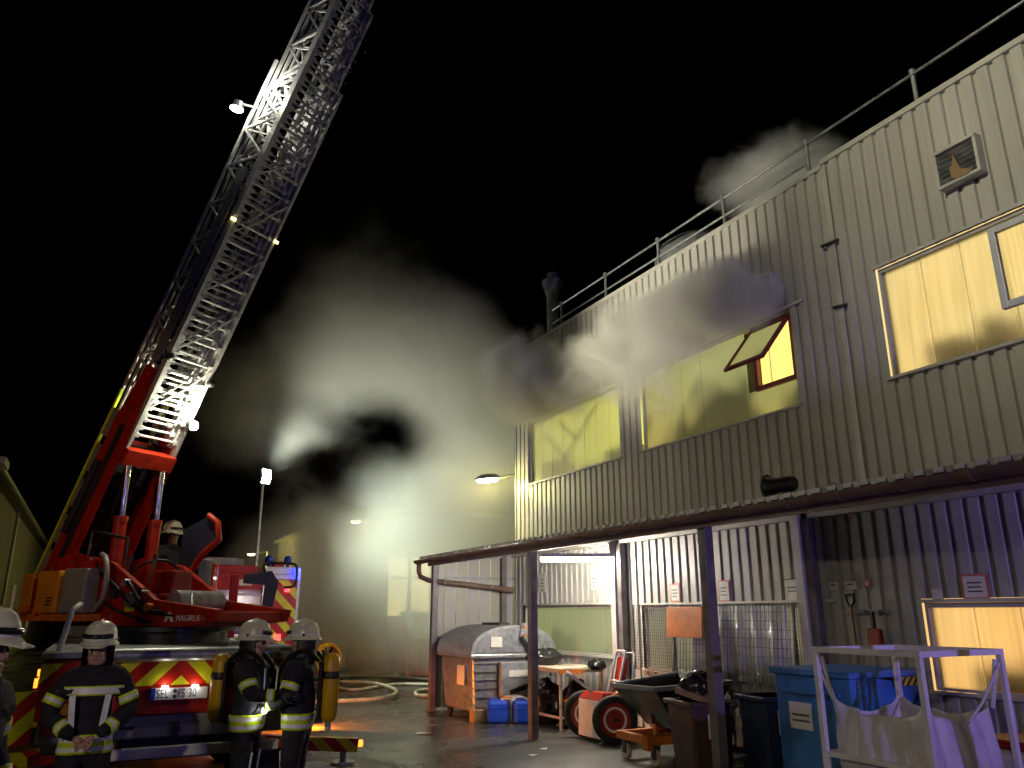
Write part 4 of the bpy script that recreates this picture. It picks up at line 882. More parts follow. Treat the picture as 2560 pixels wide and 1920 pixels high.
q = MB(); q.tube(smoothp([(.6, -.1, 2.35), (.66, .1, 2.3), (.62, .25, 2.12), (.6, .5, 2.0)], 6), .025, 8); q.build('hydraulic_hose', 'black', tt, smooth=60)
for yy, zz, rr, mm in ((.1, 2.12, .09, 'galv'), (-.25, 2.2, .06, 'dark_metal'), (.45, 2.03, .05, 'orange_paint'), (-.05, 2.33, .05, 'galv'), (.3, 2.22, .04, 'chrome')):
    q = MB(); q.cyl((.55, yy, zz), (.66, yy, zz), rr, n=14); q.build('valve', mm, tt, smooth=40)
q = MB(); q.box(-.25, .3, -.3, .5, 1.86, 2.2); q.box(-.1, .2, -.1, .3, 2.2, 2.5); q.build('winch_block', 'dark_red', tt, bevel=.03)
text('maker_name', 'MAGIRUS', .1, 'plate_white', tt, (.585, .93, 1.9), (R(90), 0, R(90)), .002)
q = MB(); q.prism([(.582, .72, 1.86), (.582, .76, 1.86), (.582, .8, 1.92), (.582, .84, 1.86), (.582, .9, 1.86), (.582, .82, 1.97), (.582, .78, 1.97)], (.004, 0, 0)); q.build('maker_emblem', 'plate_white', tt)
for i, (yy, zz) in enumerate([(-1.75, 1.95), (-1.75, 2.55), (-1.3, 2.62), (-.5, 2.48), (.0, 2.3), (.6, 2.02), (1.4, 1.9), (.3, 1.9), (-.3, 1.92), (-.9, 2.65)]):
    q = MB(); q.cyl((.575, yy, zz), (.6, yy, zz), .022, n=8); q.build('bolt', 'galv', tt)
for pts, r_, m_ in (([(.6, .7, 1.97), (.64, .2, 2.05), (.66, -.2, 2.3), (.62, -.6, 2.5), (.5, -1.0, 2.72)], .018, 'black'), ([(.6, .9, 1.93), (.63, .3, 2.0), (.66, -.1, 2.2), (.63, -.55, 2.42), (.45, -.9, 2.66)], .014, 'black'), ([(.61, -.45, 2.1), (.68, -.1, 2.0), (.64, .3, 1.9), (.59, .5, 1.86)], .02, 'rubber'), ([(.3, -.6, 2.1), (.42, -.2, 2.5), (.2, .1, 2.62), (-.1, .2, 2.4)], .02, 'black'), ([(-.1, .4, 2.2), (.2, .7, 2.2), (.35, .9, 2.0)], .016, 'galv')):
    q = MB(); q.tube(smoothp(pts, 6), r_, 7); q.build('hydraulic_line', m_, tt, smooth=60)
q = MB(); q.box(.578, .586, -.05, .12, 1.98, 2.1); q.build('warning_label', 'hi_vis', tt)
q = MB(); q.cyl((-.35, .55, 2.1), (.35, .55, 2.1), .14, n=18); q.build('cable_drum', 'galv_dull', tt, smooth=40)
for yy in (-.35, .15): q = MB(); q.bar((.45, yy, 2.3), (.42, yy + .05, 2.62), .03); q.cyl((.42, yy + .05, 2.62), (.42, yy + .05, 2.68), .028, n=8); q.build('lever', 'dark_metal', tt)
q = MB(); q.tube([(.5, -.3, 2.55), (.5, -.3, 2.9), (.5, -1.1, 3.05), (.5, -1.1, 2.7)], .02, 8); q.build('guard_hoop', 'dark_metal', tt, smooth=60)
# operator stand on the far side
q = MB(); q.prism([(-.6, -.64, 3.13), (-.6, -.13, 3.3), (-.6, .08, 3.16), (-.6, .13, 2.96), (-.6, -.18, 2.77), (-.6, -.62, 2.26), (-.6, -.98, 2.36), (-.6, -.69, 2.52)], (-.05, 0, 0)); q.build('operator_screen', 'navy_plastic', tt, bevel=.01)
q = MB(); q.tube([(-.6, -.13, 3.31), (-.6, .07, 3.2), (-.6, .14, 2.96), (-.6, -.17, 2.76), (-.6, -.6, 2.26)], .045, 8); q.build('screen_edge', 'truck_red', tt, smooth=60)
q = MB(); q.box(-1.05, -.6, -1.45, -.2, 2.0, 2.06); q.box(-1.0, -.65, -1.35, -.95, 2.2, 2.36); q.box(-1.0, -.65, -1.45, -1.36, 2.3, 2.9); q.bar((-.82, -1.15, 2.06), (-.82, -1.15, 2.2), .12); q.build('operator_seat', 'black', tt, bevel=.02)
q = MB(); q.box(-.95, -.7, -.55, -.35, 2.06, 2.72); q.build('control_console', 'grey_paint', tt, bevel=.02)
# ladder frame: x = w, y = L, z = n
Lw = Vector((-.83786, -.54588, 0)); Ll = Vector((.25675, -.39408, .88249)); Ln = Vector((-.48174, .7394, .47033))
LR = Matrix((Lw, Ll, Ln)).transposed().to_euler()
LO = Vector((-.04 - TX, 12.775 - TY, 2.45))
ENDS = [(1.95, 7.86), (2.05, 9.15), (2.15, 10.6), (2.6, 12.2)]
for k, (t0, t1) in enumerate(ENDS):
    hw = .375 - .055 * k; zb = .0 + .065 * k; zt = .66 - .05 * k
    s = MB()
    for sx in (-1, 1):
        s.box(sx * hw - .022, sx * hw + .022, t0, t1, zb - .04, zb + .06)             # bottom chord
        if k > 0: s.box(sx * hw - .016, sx * hw + .016, t0, t1, zt - .03, zt + .02)
        else: s.box(sx * hw - .016, sx * hw + .016, 2.4, t1, zt - .03, zt + .02)
        t = t0 + .3 + .07 * k; i = 0
        while t + .6 < t1:
            a = (sx * hw, t, zb + .05); b = (sx * hw, t + .3, zt - .02); c = (sx * hw, t + .6, zb + .05)
            if k == 0 and t < 2.6: t += .6; continue
            s.bar(a, b, .03); s.bar(b, c, .03); s.bar(b, (sx * hw, t + .3, zb + .05), .02); t += .6
    t = t0 + .6; i = 0
    while t + .9 < t1 and k < 2:                                                       # k braces below the rungs
        s.bar((hw - .03, t, zb - .01), (-.02, t + .33, zb - .01), .022); s.bar((-.02, t + .33, zb - .01), (-hw + .03, t + .75, zb - .01), .022); t += .9
    o = s.build('ladder_section', 'ladder_alu', tr, LO, LR)
    r = MB(); r.cyl((-hw + .02, 0, 0), (hw - .02, 0, 0), .019, n=8); r.box(-hw + .02, -hw + .1, -.03, .03, -.028, .028); r.box(hw - .1, hw - .02, -.03, .03, -.028, .028)
    rm_ = r.mesh('rung', 'ladder_alu')
    t = t0 + .2
    while t < min(t1, 11): link('rung', rm_, o, (0, t, zb + .015)); t += .3
    if k == 0: base = o
# base section: red cheeks, rails and cross head
for sx in (-1, 1):
    q = MB(); q.prism([(sx * .4, -.35, -.08), (sx * .4, 2.0, -.02), (sx * .4, 3.1, .08), (sx * .4, 3.1, .3), (sx * .4, 2.2, .46), (sx * .4, -.35, .46)], (sx * .03, 0, 0)); q.build('cheek_plate', 'truck_red', base, bevel=.008)
    q = MB(); q.box(sx * .395 - .018, sx * .395 + .018, -.4, 2.6, .62, .66); q.build('hand_rail', 'hi_vis', base)
    q = MB()
    for j in range(5): q.box(sx * .395 - .008, sx * .395 + .008, -.3 + j * .55, .12 + j * .55, .47, .61)
    q.build('rail_infill', 'galv_dull', base)
q = MB(); q.box(.432, .46, -.25, 2.2, .15, .24); q.cyl((.47, .5, .33), (.47, 1.6, .33), .05, n=10); q.build('side_channel', 'dark_metal', base)
q = MB(); q.box(-.395, .395, 1.72, 1.95, -.1, .08); q.build('cross_head', 'truck_red', base, bevel=.01)
MB().box(-.395, .395, -.35, 1.95, .41, .455).build('base_cover', 'dark_red', base)
MB().box(-.395, .395, -.3, 1.9, .33, .405).build('cover_lining', 'black', base)
q = MB(); q.box(-.38, .38, -.3, -.1, -.05, .32); q.cyl((-.45, 0, .05), (.45, 0, .05), .09, n=14); q.build('heel_block', 'dark_red', base, bevel=.01)
random.seed(3)
q = MB()
for j in range(14):
    a = random.uniform(-.22, .22); b = random.uniform(.1, 1.5); q.box(a - .05, a + .05, b, b + random.uniform(.05, .2), .2, .3)
q.tube([(.1, .0, .15), (.05, .8, .12), (.12, 1.6, .18)], .03, 6); q.tube([(-.12, .0, .15), (-.05, .8, .14), (-.14, 1.6, .18)], .025, 6); q.build('cable_guides', 'black', base)
q = MB(); q.box(.4, .42, 3.2, 6.2, .12, .3); q.build('name_board', 'grey_paint', base)
for xx, tt_ in ((.4, 3.35), (-.4, 3.15)): q = MB(); q.lathe([(.02, -.05), (.055, -.03), (.06, 0), (.055, .03), (.02, .05)], n=14); q.build('guide_roller', 'black', base, (xx, tt_, -.06), smooth=60)
for xx, tt_ in ((.4, 5.45), (-.4, 5.45)): q = MB(); q.box(-.03, .03, -.02, .02, -.02, .02); q.build('position_lamp', 'yellow_strip', base, (xx, tt_, -.05))
# luffing cylinders
LRm = Matrix((Lw, Ll, Ln)).transposed()
for sx in (.27, -.27):
    top = LO + LRm @ Vector((sx, 1.72, -.06))
    lowl = Vector((sx, -.85, 2.2)); low = Matrix.Translation((0, 2.6, 0)) @ Matrix.Rotation(R(-146.9), 4, 'Z') @ lowl
    mid = low.lerp(top, .56)
    q = MB(); q.cyl(low, mid, .085, n=18); q.cyl(mid, low.lerp(top, .6), .095, n=18); c_ = q.build('luffing_cylinder', 'truck_red', tr, smooth=40)
    q = MB(); q.cyl(low.lerp(top, .6), top, .045, n=16); q.build('piston_rod', 'chrome', c_, smooth=40)
# lamps on the ladder
def Lloc(p): return LRm.transposed() @ (Vector(p) - Vector((-.04, 12.775, 2.45)))
lf = MB(); lf.cyl((0, 0, 0), (0, 0, .1), .075, n=14); lf = lf.build('flood_lamp', 'dark_metal', base, (-.36, 2.5, -.16), bevel=.01)
q = MB(); q.lathe([(.07, -.004), (.06, -.03), (.03, -.045)], n=14); q.build('flood_glass', 'warm_flood', lf, smooth=60)
light('flood_light', 'SPOT', (-.5, 2.6, -.25), 3400, (1, .94, .72), base, Lloc((8.3, 10.6, 7.7)), .08, 42, 1.)
light('flood_light', 'POINT', (-.27, 2.72, -.18), 110, (1, .95, .68), base, size=.06)
lf2 = MB(); lf2.cyl((0, 0, -.03), (0, 0, .06), .1, n=16); lf2 = lf2.build('search_lamp', 'dark_metal', base, (.52, 7.02, .84), (R(110), 0, 0))
q = MB(); q.cyl((0, 0, .061), (0, 0, .075), .09, n=16); q.build('search_glass', 'warm_flood', lf2)
q = MB(); q.bar((.52, 7.05, .8), (.36, 7.1, .62), .03); q.build('lamp_arm', 'ladder_alu', base)
light('search_light', 'POINT', (.5, 7.35, .45), 42, (1, .97, .8), base, size=.06)
light('search_light', 'SPOT', (.5, 7.1, .85), 60, (1, .97, .85), base, (0, 9.5, .2), .06, 60)
random.seed(21)
q = MB(); drop = [(0, 0, 1.8), (1, 0, 0), (0, 1, 0), (-1, 0, 0), (0, -1, 0), (0, 0, -1.8)]; dfs = [(0, 1, 2), (0, 2, 3), (0, 3, 4), (0, 4, 1), (5, 2, 1), (5, 3, 2), (5, 4, 3), (5, 1, 4)]
for i in range(260):
    far = False
    p = Vector((max(-.34, random.gauss(-.14, .12)), random.uniform(6.7, 8.8), random.gauss(-.02, .07))) if not far else Vector((-.5 - random.expovariate(1.6), random.gauss(6.9, .5), random.gauss(-.2, .3)))
    c_ = Vector((-.04, 12.775, 2.45)) + LRm @ p; r_ = random.uniform(.004, .013) * (.5 if far else 1)
    q.add([c_ + Vector(d_) * r_ for d_ in drop], dfs)
tag(q.build('water_drops', 'water_drop'), 'scattered lit water drops falling from the upper ladder', 'spray', kind='stuff')
# console arm and rest on the truck deck
q = MB(); q.box(1.0, 1.12, 4.2, 4.32, 1.6, 2.55); q.build('ladder_rest', 'truck_red', tr, bevel=.01)
q = MB(); q.prism([(1.2, 4.25, 2.55), (1.62, 4.25, 2.62), (1.74, 4.25, 2.45), (1.66, 4.25, 1.9), (1.5, 4.25, 1.9), (1.52, 4.25, 2.4), (1.2, 4.25, 2.42)], (0, .1, 0)); q.build('rest_arm', 'dark_metal', tr, bevel=.01)
q = MB(); q.tube(smoothp([(1.5, 4.2, 2.6), (1.5, 4.2, 2.72), (1.9, 4.2, 2.74), (2.0, 4.2, 2.66), (1.98, 4.2, 2.4), (1.8, 4.2, 2.36)], 5), .022, 8); q.build('rest_loop', 'black', tr, smooth=60)

# ------------------------------------------------------------------ second fire engine with light mast
en = thing('fire_engine', 'red fire engine parked farther back with striped rear and lit light mast', 'fire engine', (3.1, 19.25, 0))
q = MB(); q.box(-1.25, 1.25, .7, 6.5, .6, 2.85); q.box(-1.25, -.6, 0, .7, .6, 2.85); q.box(.56, 1.25, .0, .7, .6, 2.85); q.box(-.6, .56, 0, .7, 2.5, 2.85); q.box(-.6, .56, .0, .7, .6, .95); q.build('body', 'truck_red', en, bevel=.015)
q = MB(); q.box(.58, 1.2, -.015, -.001, .9, 2.72); q.build('stripe_panel', 'stripes_down', en)
for a in ((1.2, 1.26, .7, 2.82), (.5, .565, .9, 2.5), (-.64, -.58, .9, 2.5)): MB().box(a[0], a[1], -.03, 0, a[2], a[3]).build('edge_profile', 'alu_frame', en)
q = MB(); q.box(.3, 1.26, -.035, 0, 2.74, 2.84); q.build('roof_profile', 'alu_frame', en)
q = MB(); q.box(.42, 1.2, .0, 1.4, 2.85, 3.02); q.build('roof_box', 'white_paint', en, bevel=.02)
q = MB(); q.box(-1.2, .3, .2, 3, 2.85, 3.05); q.build('roof_locker', 'truck_red', en, bevel=.02)
q = MB(); q.box(-.9, -.2, -.01, .0, 3.08, 3.2); q.box(-1.0, 0, .4, 2.5, 3.05, 3.2); q.build('roof_gear', 'grey_paint', en)
sh_ = MB(); sh_.box(-.58, .5, .1, .68, 1.22, 1.26); sh_.box(-.58, .5, .1, .68, 1.72, 1.75); sh_.box(-.58, .5, .66, .69, .95, 2.5); sh_ = sh_.build('locker_shelf', 'alu_frame', en)
random.seed(5)
for i, (x0, x1, z0, z1, m) in enumerate([(-.5, -.2, 1.26, 1.6, 'galv_dull'), (-.15, .1, 1.26, 1.5, 'white_paint'), (.15, .45, 1.26, 1.62, 'white_paint'), (-.5, .1, 1.75, 1.9, 'white_paint'), (.12, .46, 1.75, 2.2, 'paper'), (-.45, -.1, 1.92, 2.05, 'truck_red'), (-.05, .1, 1.92, 2.1, 'dark_metal'), (-.5, -.05, .97, 1.18, 'black'), (0, .45, .97, 1.2, 'dark_red')]):
    q = MB(); q.box(x0, x1, .15, .6, z0, z1); q.build('stowed_gear', m, sh_, bevel=.015)
q = MB(); q.box(-.55, .5, .12, .2, 2.36, 2.42); q.build('shutter_roll', 'alu_frame', en)
light('locker_light', 'AREA', (0, .3, 2.46), 5, (1, .93, .8), en, (0, .35, 1), .3)
q = MB(); q.box(.9, 1.02, -.05, -.016, 2.45, 2.58); q.build('tail_lamp', 'red_glow', en); q = MB(); q.box(.75, .9, -.05, -.016, 1.36, 1.5); q.build('tail_lamp', 'red_glow', en); q = MB(); q.box(-.38, -.3, -.08, -.02, 1.3, 1.58); q.build('tail_lamp', 'red_glow', en)
q = MB(); q.cyl((1.16, -.08, 2.74), (1.16, -.08, 3.0), .075, n=14); q.build('beacon', 'blue_glow', en, smooth=40)
light('beacon_light', 'POINT', (1.16, -.3, 2.86), 1.3, (.01, .04, 1), en, size=.05)
for x in (.55, 1.0):
    q = MB(); q.cyl((x, .3, 3.02), (x, .3, 3.12), .04, n=10); q.lathe([(.02, 3.12), (.09, 3.14), (.1, 3.22), (.06, 3.3), (.02, 3.3)], c=(x, .3, 0), n=14); q.build('roof_lamp', 'eu_blue', en, smooth=50)
q = MB(); q.box(.66, .9, .2, .5, 3.02, 3.16); q.build('roof_horn', 'truck_red', en, bevel=.01)
q = MB(); q.box(-1.2, -.86, -.1, -.04, 2.5, 2.6); q.build('scene_lamp', 'led_white', en); light('scene_light', 'AREA', (-1.03, -.2, 2.5), 60, (1, .93, .78), en, (-1.0, -1.4, .5), .25)
q = MB(); q.box(-.2, .15, -.012, -.001, 2.58, 2.72); q.build('number_label', 'paper', en)
q = MB(); q.box(-1.2, 1.2, -.12, .02, .5, .62); q.build('rear_step', 'galv_dull', en, bevel=.01)
for s in (-1, 1):
    for yy in (1.9, 5.4): wheel(en, (s * 1.02, yy, .5), (s, 0, 0), .5, .32, 'galv_dull', hub=None)
q = MB(); q.box(-1.22, 1.22, 6.5, 8.2, .6, 2.8); q.build('cab', 'truck_red', en, bevel=.12)
q = MB(); q.tube([(.63, 2.5, 2.85), (.63, 2.5, 4.0)], .05, 10); q.tube([(.63, 2.5, 4.0), (.62, 2.5, 5.35)], .038, 10); q.bar((.62, 2.3, 5.38), (.62, 2.7, 5.38), .04); q.build('mast', 'galv', en, smooth=50)
for yy, zz, ry in ((2.3, 5.45, 20), (2.7, 5.45, 20), (2.3, 5.62, -10), (2.7, 5.7, -25)):
    q = MB(); q.box(-.07, .0, -.14, .14, -.11, .11); h_ = q.build('flood_head', 'galv_dull', en, (.66, yy, zz), (0, R(ry), R(-62 if yy < 2.5 else -8)))
    q = MB(); q.box(.001, .012, -.13, .13, -.1, .1); q.build('flood_glass', 'flood_glow', h_)
light('mast_light', 'SPOT', (.74, 2.4, 5.5), 6800, (.9, 1, .86), en, (6.2, 1.0, 3.4), .12, 92, 1.)
light('mast_light', 'SPOT', (.74, 2.6, 5.65), 1300, (.94, 1, .86), en, (4.1, -.75, 8.4), .12, 95, 1.)
# yellow blower by the engine
fn = thing('blower', 'yellow ventilation blower with black wheel beyond the firefighters', 'blower', (5.9, 22.2, 0), R(20))
q = MB(); q.lathe([(.42, -.14), (.46, 0), (.42, .14), (.36, .14), (.36, -.14), (.42, -.14)], n=24, M=Matrix.Rotation(R(90), 3, 'X'), caps=False); q.build('shroud', 'cylinder_yellow', fn, (0, 0, .75), smooth=50)
q = MB()
for i in range(6): a = i * math.pi / 3; q.bar((0, 0, .75), (.38 * math.cos(a), 0, .75 + .38 * math.sin(a)), .03, .1, (0, 1, 0))
q.build('fan_blades', 'dark_metal', fn)
for s in (-.4, .4): wheel(fn, (s, .2, .2), (1, 0, 0), .2, .08, 'galv_dull', hub=None)
q = MB(); q.box(-.35, .35, -.3, .35, .22, .28); q.tube([(-.35, .3, .3), (-.35, .6, 1.1), (.35, .6, 1.1), (.35, .3, .3)], .02, 8); q.build('frame', 'black', fn)

# ------------------------------------------------------------------ people
def skin_mesh(nodes, edges, roots, level=2):
    me = bpy.data.meshes.new('tmp'); me.from_pydata([n[0] for n in nodes], edges, [])
    o = bpy.data.objects.new('tmp', me); C.objects.link(o)
    o.modifiers.new('skin', 'SKIN').use_smooth_shade = True
    sl = me.skin_vertices[0].data if len(me.skin_vertices) else None
    if sl is None:
        bm = bmesh.new(); bm.from_mesh(me); bm.verts.layers.skin.verify(); bm.to_mesh(me); bm.free(); sl = me.skin_vertices[0].data
    for i, n in enumerate(nodes):
        r = n[1]; sl[i].radius = r if isinstance(r, tuple) else (r, r); sl[i].use_root = i in roots
    o.modifiers.new('sub', 'SUBSURF').levels = level
    dg = bpy.context.evaluated_depsgraph_get(); e = o.evaluated_get(dg).to_mesh()
    vs = [tuple(v.co) for v in e.vertices]; fs = [list(p.vertices) for p in e.polygons]
    o.evaluated_get(dg).to_mesh_clear(); bpy.data.objects.remove(o); bpy.data.meshes.remove(me)
    return vs, fs
def hand_nodes(wr, d, pn, side, curl=.9, s=1.):
    """palm, four unequal fingers and a thumb; d = forearm to finger direction, pn = palm normal"""
    wr = Vector(wr); d = Vector(d).normalized(); pn = Vector(pn); pn = (pn - d * pn.dot(d)).normalized(); ac = d.cross(pn) * side
    nodes = [(wr, .026 * s), (wr + d * .045 * s, (.034 * s)), (wr + d * .085 * s, .03 * s)]; edges = [(0, 1), (1, 2)]; roots = [0]
    for k, (off, ln) in enumerate(((-.03, .075), (-.01, .085), (.01, .08), (.03, .062))):
        b = len(nodes); p = wr + d * .08 * s + ac * off * s; nodes.append((p, .0095 * s)); roots.append(b); dirv = d.copy()
        for j in range(3):
            a = curl * (.35 + .4 * j); dirv = (d * math.cos(a) + pn * math.sin(a)); p = p + dirv * ln * s * (.45, .32, .25)[j]
            nodes.append((p, (.0092, .0085, .0072)[j] * s)); edges.append((b + j, b + j + 1))
    b = len(nodes); p = wr + d * .03 * s - ac * .025 * s; nodes.append((p, .012 * s)); roots.append(b)
    for j in range(3):
        p = p + (d * .7 - ac * (.75, .35, .0)[j] + pn * (.2, .5, .7)[j]).normalized() * .028 * s; nodes.append((p, (.011, .01, .008)[j] * s)); edges.append((b + j, b + j + 1))
    return nodes, edges, roots
def person(label, loc, rz, pose, group=None, head_yaw=0, gloves=False, scba=False, gear=None, scale=1., chest_silver=False, look=0):
    t = thing('person', label, 'person', loc, rz, group); t.scale = (scale,) * 3
    P = dict(pelvis=(0, 0, .95), waist=(0, 0, 1.1), chest=(0, .01, 1.3), up=(0, 0, 1.43), neck=(0, .0, 1.53),
             hl=(-.1, 0, .88), kl=(-.12, .02, .5), al=(-.13, -.02, .12), tl=(-.15, .16, .05), hr=(.1, 0, .88), kr=(.12, .02, .5), ar=(.13, -.02, .12), tr=(.15, .16, .05),
             sl=(-.2, 0, 1.43), sr=(.2, 0, 1.43), el=(-.3, 0, 1.17), er=(.3, 0, 1.17), wl=(-.28, .15, .95), wr=(.28, .15, .95))
    P.update({k: v for k, v in pose.items() if not k.startswith('hand')}); P = {k: Vector(v) for k, v in P.items()}
    hy = Matrix.Rotation(R(head_yaw), 3, 'Z') @ Matrix.Rotation(R(look), 3, 'X'); hc = P['neck']
    def H(x, y, z): return hc + hy @ Vector((x, y, z))
    nodes = [(P['pelvis'], .17), (P['waist'], .17), (P['chest'], .185), (P['up'], .15), (P['neck'], .068), (H(0, .02, .06), .074), (H(0, .02, .125), .092), (H(0, .01, .19), .078), (H(0, .128, .1), .015), (H(0, .092, .035), .026),
             (P['hl'], .125), (P['kl'], .09), (P['al'], .08), (P['tl'], .052), (P['hr'], .125), (P['kr'], .09), (P['ar'], .08), (P['tr'], .052),
             (P['sl'], .105), (P['el'], .078), (P['wl'], .052), (P['sr'], .105), (P['er'], .078), (P['wr'], .052)]
    edges = [(0, 1), (1, 2), (2, 3), (3, 4), (4, 5), (5, 6), (6, 7), (6, 8), (5, 9), (0, 10), (10, 11), (11, 12), (12, 13), (0, 14), (14, 15), (15, 16), (16, 17), (3, 18), (18, 19), (19, 20), (3, 21), (21, 22), (22, 23)]
    vs, fs = skin_mesh(nodes, edges, [0], 3); nb = len(fs)
    cre = []
    for v in vs:
        p = Vector(v); lim = hc.z + .0
        if p.z > lim: cre.append(v); continue
        o_ = Vector((loc[0] * 9, loc[1] * 7, 0)); nz_ = mnoise.noise(Vector((p.x * 9, p.y * 9, p.z * 22)) + o_) + .6 * mnoise.noise(Vector((p.x * 22, p.y * 22, p.z * 40)) + o_)
        ax_ = min(((Vector((0, 0, p.z)), (Vector((0, 0, p.z)) - p).length),), key=lambda q_: q_[1])[0]
        d_ = Vector((p.x, p.y, 0)); d_ = d_.normalized() if d_.length > 1e-4 else Vector((0, 1, 0)); cre.append(tuple(p + d_ * nz_ * .013))
    vs = cre
    bvh = BVHTree.FromPolygons(vs, fs)
    b = MB(); b.add(vs, fs)
    hip = min(P['hl'].z, P['pelvis'].z)
    for i, f in enumerate(b.f):
        c = sum((Vector(b.v[j]) for j in f), Vector()) / len(f); l = hy.inverted() @ (c - hc); m = 0
        if c.z < hip - .06 or (c.y > .2 and c.z < hip + .12 and 'seat' in pose): m = 1
        if c.z < min(P['al'].z, P['ar'].z) + .1 and c.z < .9: m = 3
        if l.z > .015 and (c - hc).length < .36 and (c - hc).z > -.02 and abs(l.x) < .16: m = 2 if l.y > .03 and abs(l.x) < .09 else 0
        b.m[i] = m
    for side, wk, ek in ((-1, 'wl', 'el'), (1, 'wr', 'er')):
        d = P[wk] - P[ek]; tgt = pose.get('hand_' + wk[1])
        d2 = Vector(tgt[0]) if tgt else d; pn = Vector(tgt[1]) if tgt else Vector((-side, .2, -.2))
        hn, he, hr_ = hand_nodes(P[wk] + d.normalized() * .02, d2, pn, side, tgt[2] if tgt else .9, 1.12 if gloves else 1.)
        v2, f2 = skin_mesh(hn, he, hr_, 1); b.cur = 4 if gloves else 2; b.add(v2, f2)
    body = b.build('body', ['fabric', 'trouser', 'skin', 'rubber', 'glove'], t, smooth=80)
    # reflective bands: cast from the limb axis to the cloth
    def band(a, c, t0, segs, name, sl=None):
        a = Vector(a); c = Vector(c); ax = (c - a).normalized(); x = ax.orthogonal().normalized(); y = ax.cross(x); n = 26; m_ = MB(); rings = []; pos = t0; levels = [(t0, None)]
        for wd, mi in segs: pos += wd; levels.append((pos, mi))
        for lv, _ in levels:
            o = a + ax * lv; ring = []; ds = []
            for j in range(n):
                an = 2 * math.pi * j / n; dr = x * math.cos(an) + y * math.sin(an); h = bvh.ray_cast(o, dr, .5); ds.append(h[3] if h[0] is not None else .1)
            md = sorted(ds)[n // 2]; ds = [min(v_, md * 1.45) for v_ in ds]
            for j in range(n):
                an = 2 * math.pi * j / n; dr = x * math.cos(an) + y * math.sin(an); ring.append(o + dr * (ds[j] + .008))
            rings.append(ring)
        vs_ = [v for r_ in rings for v in r_]; m_.v = [tuple(v) for v in vs_]
        for i in range(len(rings) - 1):
            for j in range(n): m_.f.append([i * n + j, i * n + (j + 1) % n, (i + 1) * n + (j + 1) % n, (i + 1) * n + j]); m_.m.append(levels[i + 1][1])
        ob = m_.build(name, ['hi_vis', 'silver_tape'], t, smooth=80); so = ob.modifiers.new('s', 'SOLIDIFY'); so.thickness = .006; return ob
    trip = [(.022, 0), (.028, 1), (.022, 0)]
    for e, w_, s_ in (('el', 'wl', 'sl'), ('er', 'wr', 'sr')):
        ln = (P[w_] - P[e]).length; band(P[e], P[w_], ln * .55, trip, 'cuff_band')
        ln = (P[e] - P[s_]).length; band(P[s_], P[e], ln * .5, trip, 'sleeve_band')
    base_z = P['pelvis'].z - .1
    band((P['pelvis'].x, P['pelvis'].y, base_z), (P['pelvis'].x, P['pelvis'].y, base_z + 1), .02, [(.02, 0), (.035, 1), (.02, 0), (.018, 0), (.035, 1), (.02, 0)], 'hem_band')
    if chest_silver:
        band((0, .0, 1.2), (0, .0, 2), .11, [(.012, 0), (.05, 1), (.012, 0)], 'chest_band')
        for sx in (-1, 1):
            q = MB(); pts = [(sx * .13, .2, 1.32), (sx * .12, .21, 1.2), (sx * .11, .2, 1.08)]
            for (xa, ya, za), (xb, yb, zb_) in zip(pts, pts[1:]): q.bar((xa, ya, za), (xb, yb, zb_), .045, .012, (0, 1, 0))
            q.build('braces_tape', 'silver_tape', t)
    if 'seat' not in pose:
        for a_, k_ in (('al', 'kl'), ('ar', 'kr')):
            band(P[k_], P[a_], .06, [(.02, 0), (.03, 1), (.02, 0)], 'shin_band')
            lo = P[a_]; kn = P[k_]; q = MB(); q.bar((kn + Vector((0, .098, .18))), (lo + Vector((0, .09, .1))), .035, .01, (0, 1, 0)); q.build('shin_tape', 'silver_tape', t)
    # collar, helmet, face details
    q = MB(); q.lathe([(.115, -.07), (.125, -.03), (.11, .0), (.09, .005)], c=P['neck'], n=18); q.build('collar', 'fabric', t, smooth=60)
    hm = hc + hy @ Vector((0, .005, .238)); eul = hy.to_euler()
    q = MB(); q.lathe([(.15, -.06), (.178, -.068), (.176, -.055), (.152, -.035), (.15, .0), (.142, .045), (.118, .09), (.075, .12), (.02, .13)], n=28, sx=.86, sy=1.06); hel = q.build('helmet', 'helmet', t, hm, eul, smooth=50)
    q = MB(); q.hexa([(-.1, .14, -.07), (.1, .14, -.07), (.06, .225, -.09), (-.06, .225, -.09)], [(-.1, .14, -.055), (.1, .14, -.055), (.06, .225, -.08), (-.06, .225, -.08)]); q.build('brim', 'helmet', hel)
    q = MB(); q.tube([(0, .15, .02), (0, .1, .098), (0, 0, .135), (0, -.1, .098), (0, -.155, .0)], .012, 6); q.build('comb', 'helmet', hel, smooth=60)
    q = MB(); q.lathe([(.152, -.03), (.154, -.012), (.153, -.0115)], n=28, sx=.868, sy=1.068, caps=False); q.build('helmet_band', 'silver_tape', hel)
    q = MB(); q.tube([(-.105, .1, .005), (-.06, .148, .0), (0, .165, -.002), (.06, .148, .0), (.105, .1, .005)], .02, 8); q.build('visor', 'visor', hel, smooth=60)
    for sx in (-1, 1): q = MB(); q.cyl((sx * .125, -.04, -.02), (sx * .138, -.04, -.02), .014, n=10); q.build('rivet', 'black', hel)
    q = MB(); q.lathe([(.14, -.26), (.145, -.15), (.14, -.06), (.125, -.06), (.13, -.26), (.14, -.26)], n=24, sx=.86, sy=1.0, caps=False); nc = q.mesh('neck_cloth', 'black', 60)
    bm = bmesh.new(); bm.from_mesh(nc); bmesh.ops.delete(bm, geom=[v for v in bm.verts if v.co.y > .035], context='VERTS'); bm.to_mesh(nc); bm.free(); link('neck_cloth', nc, hel)
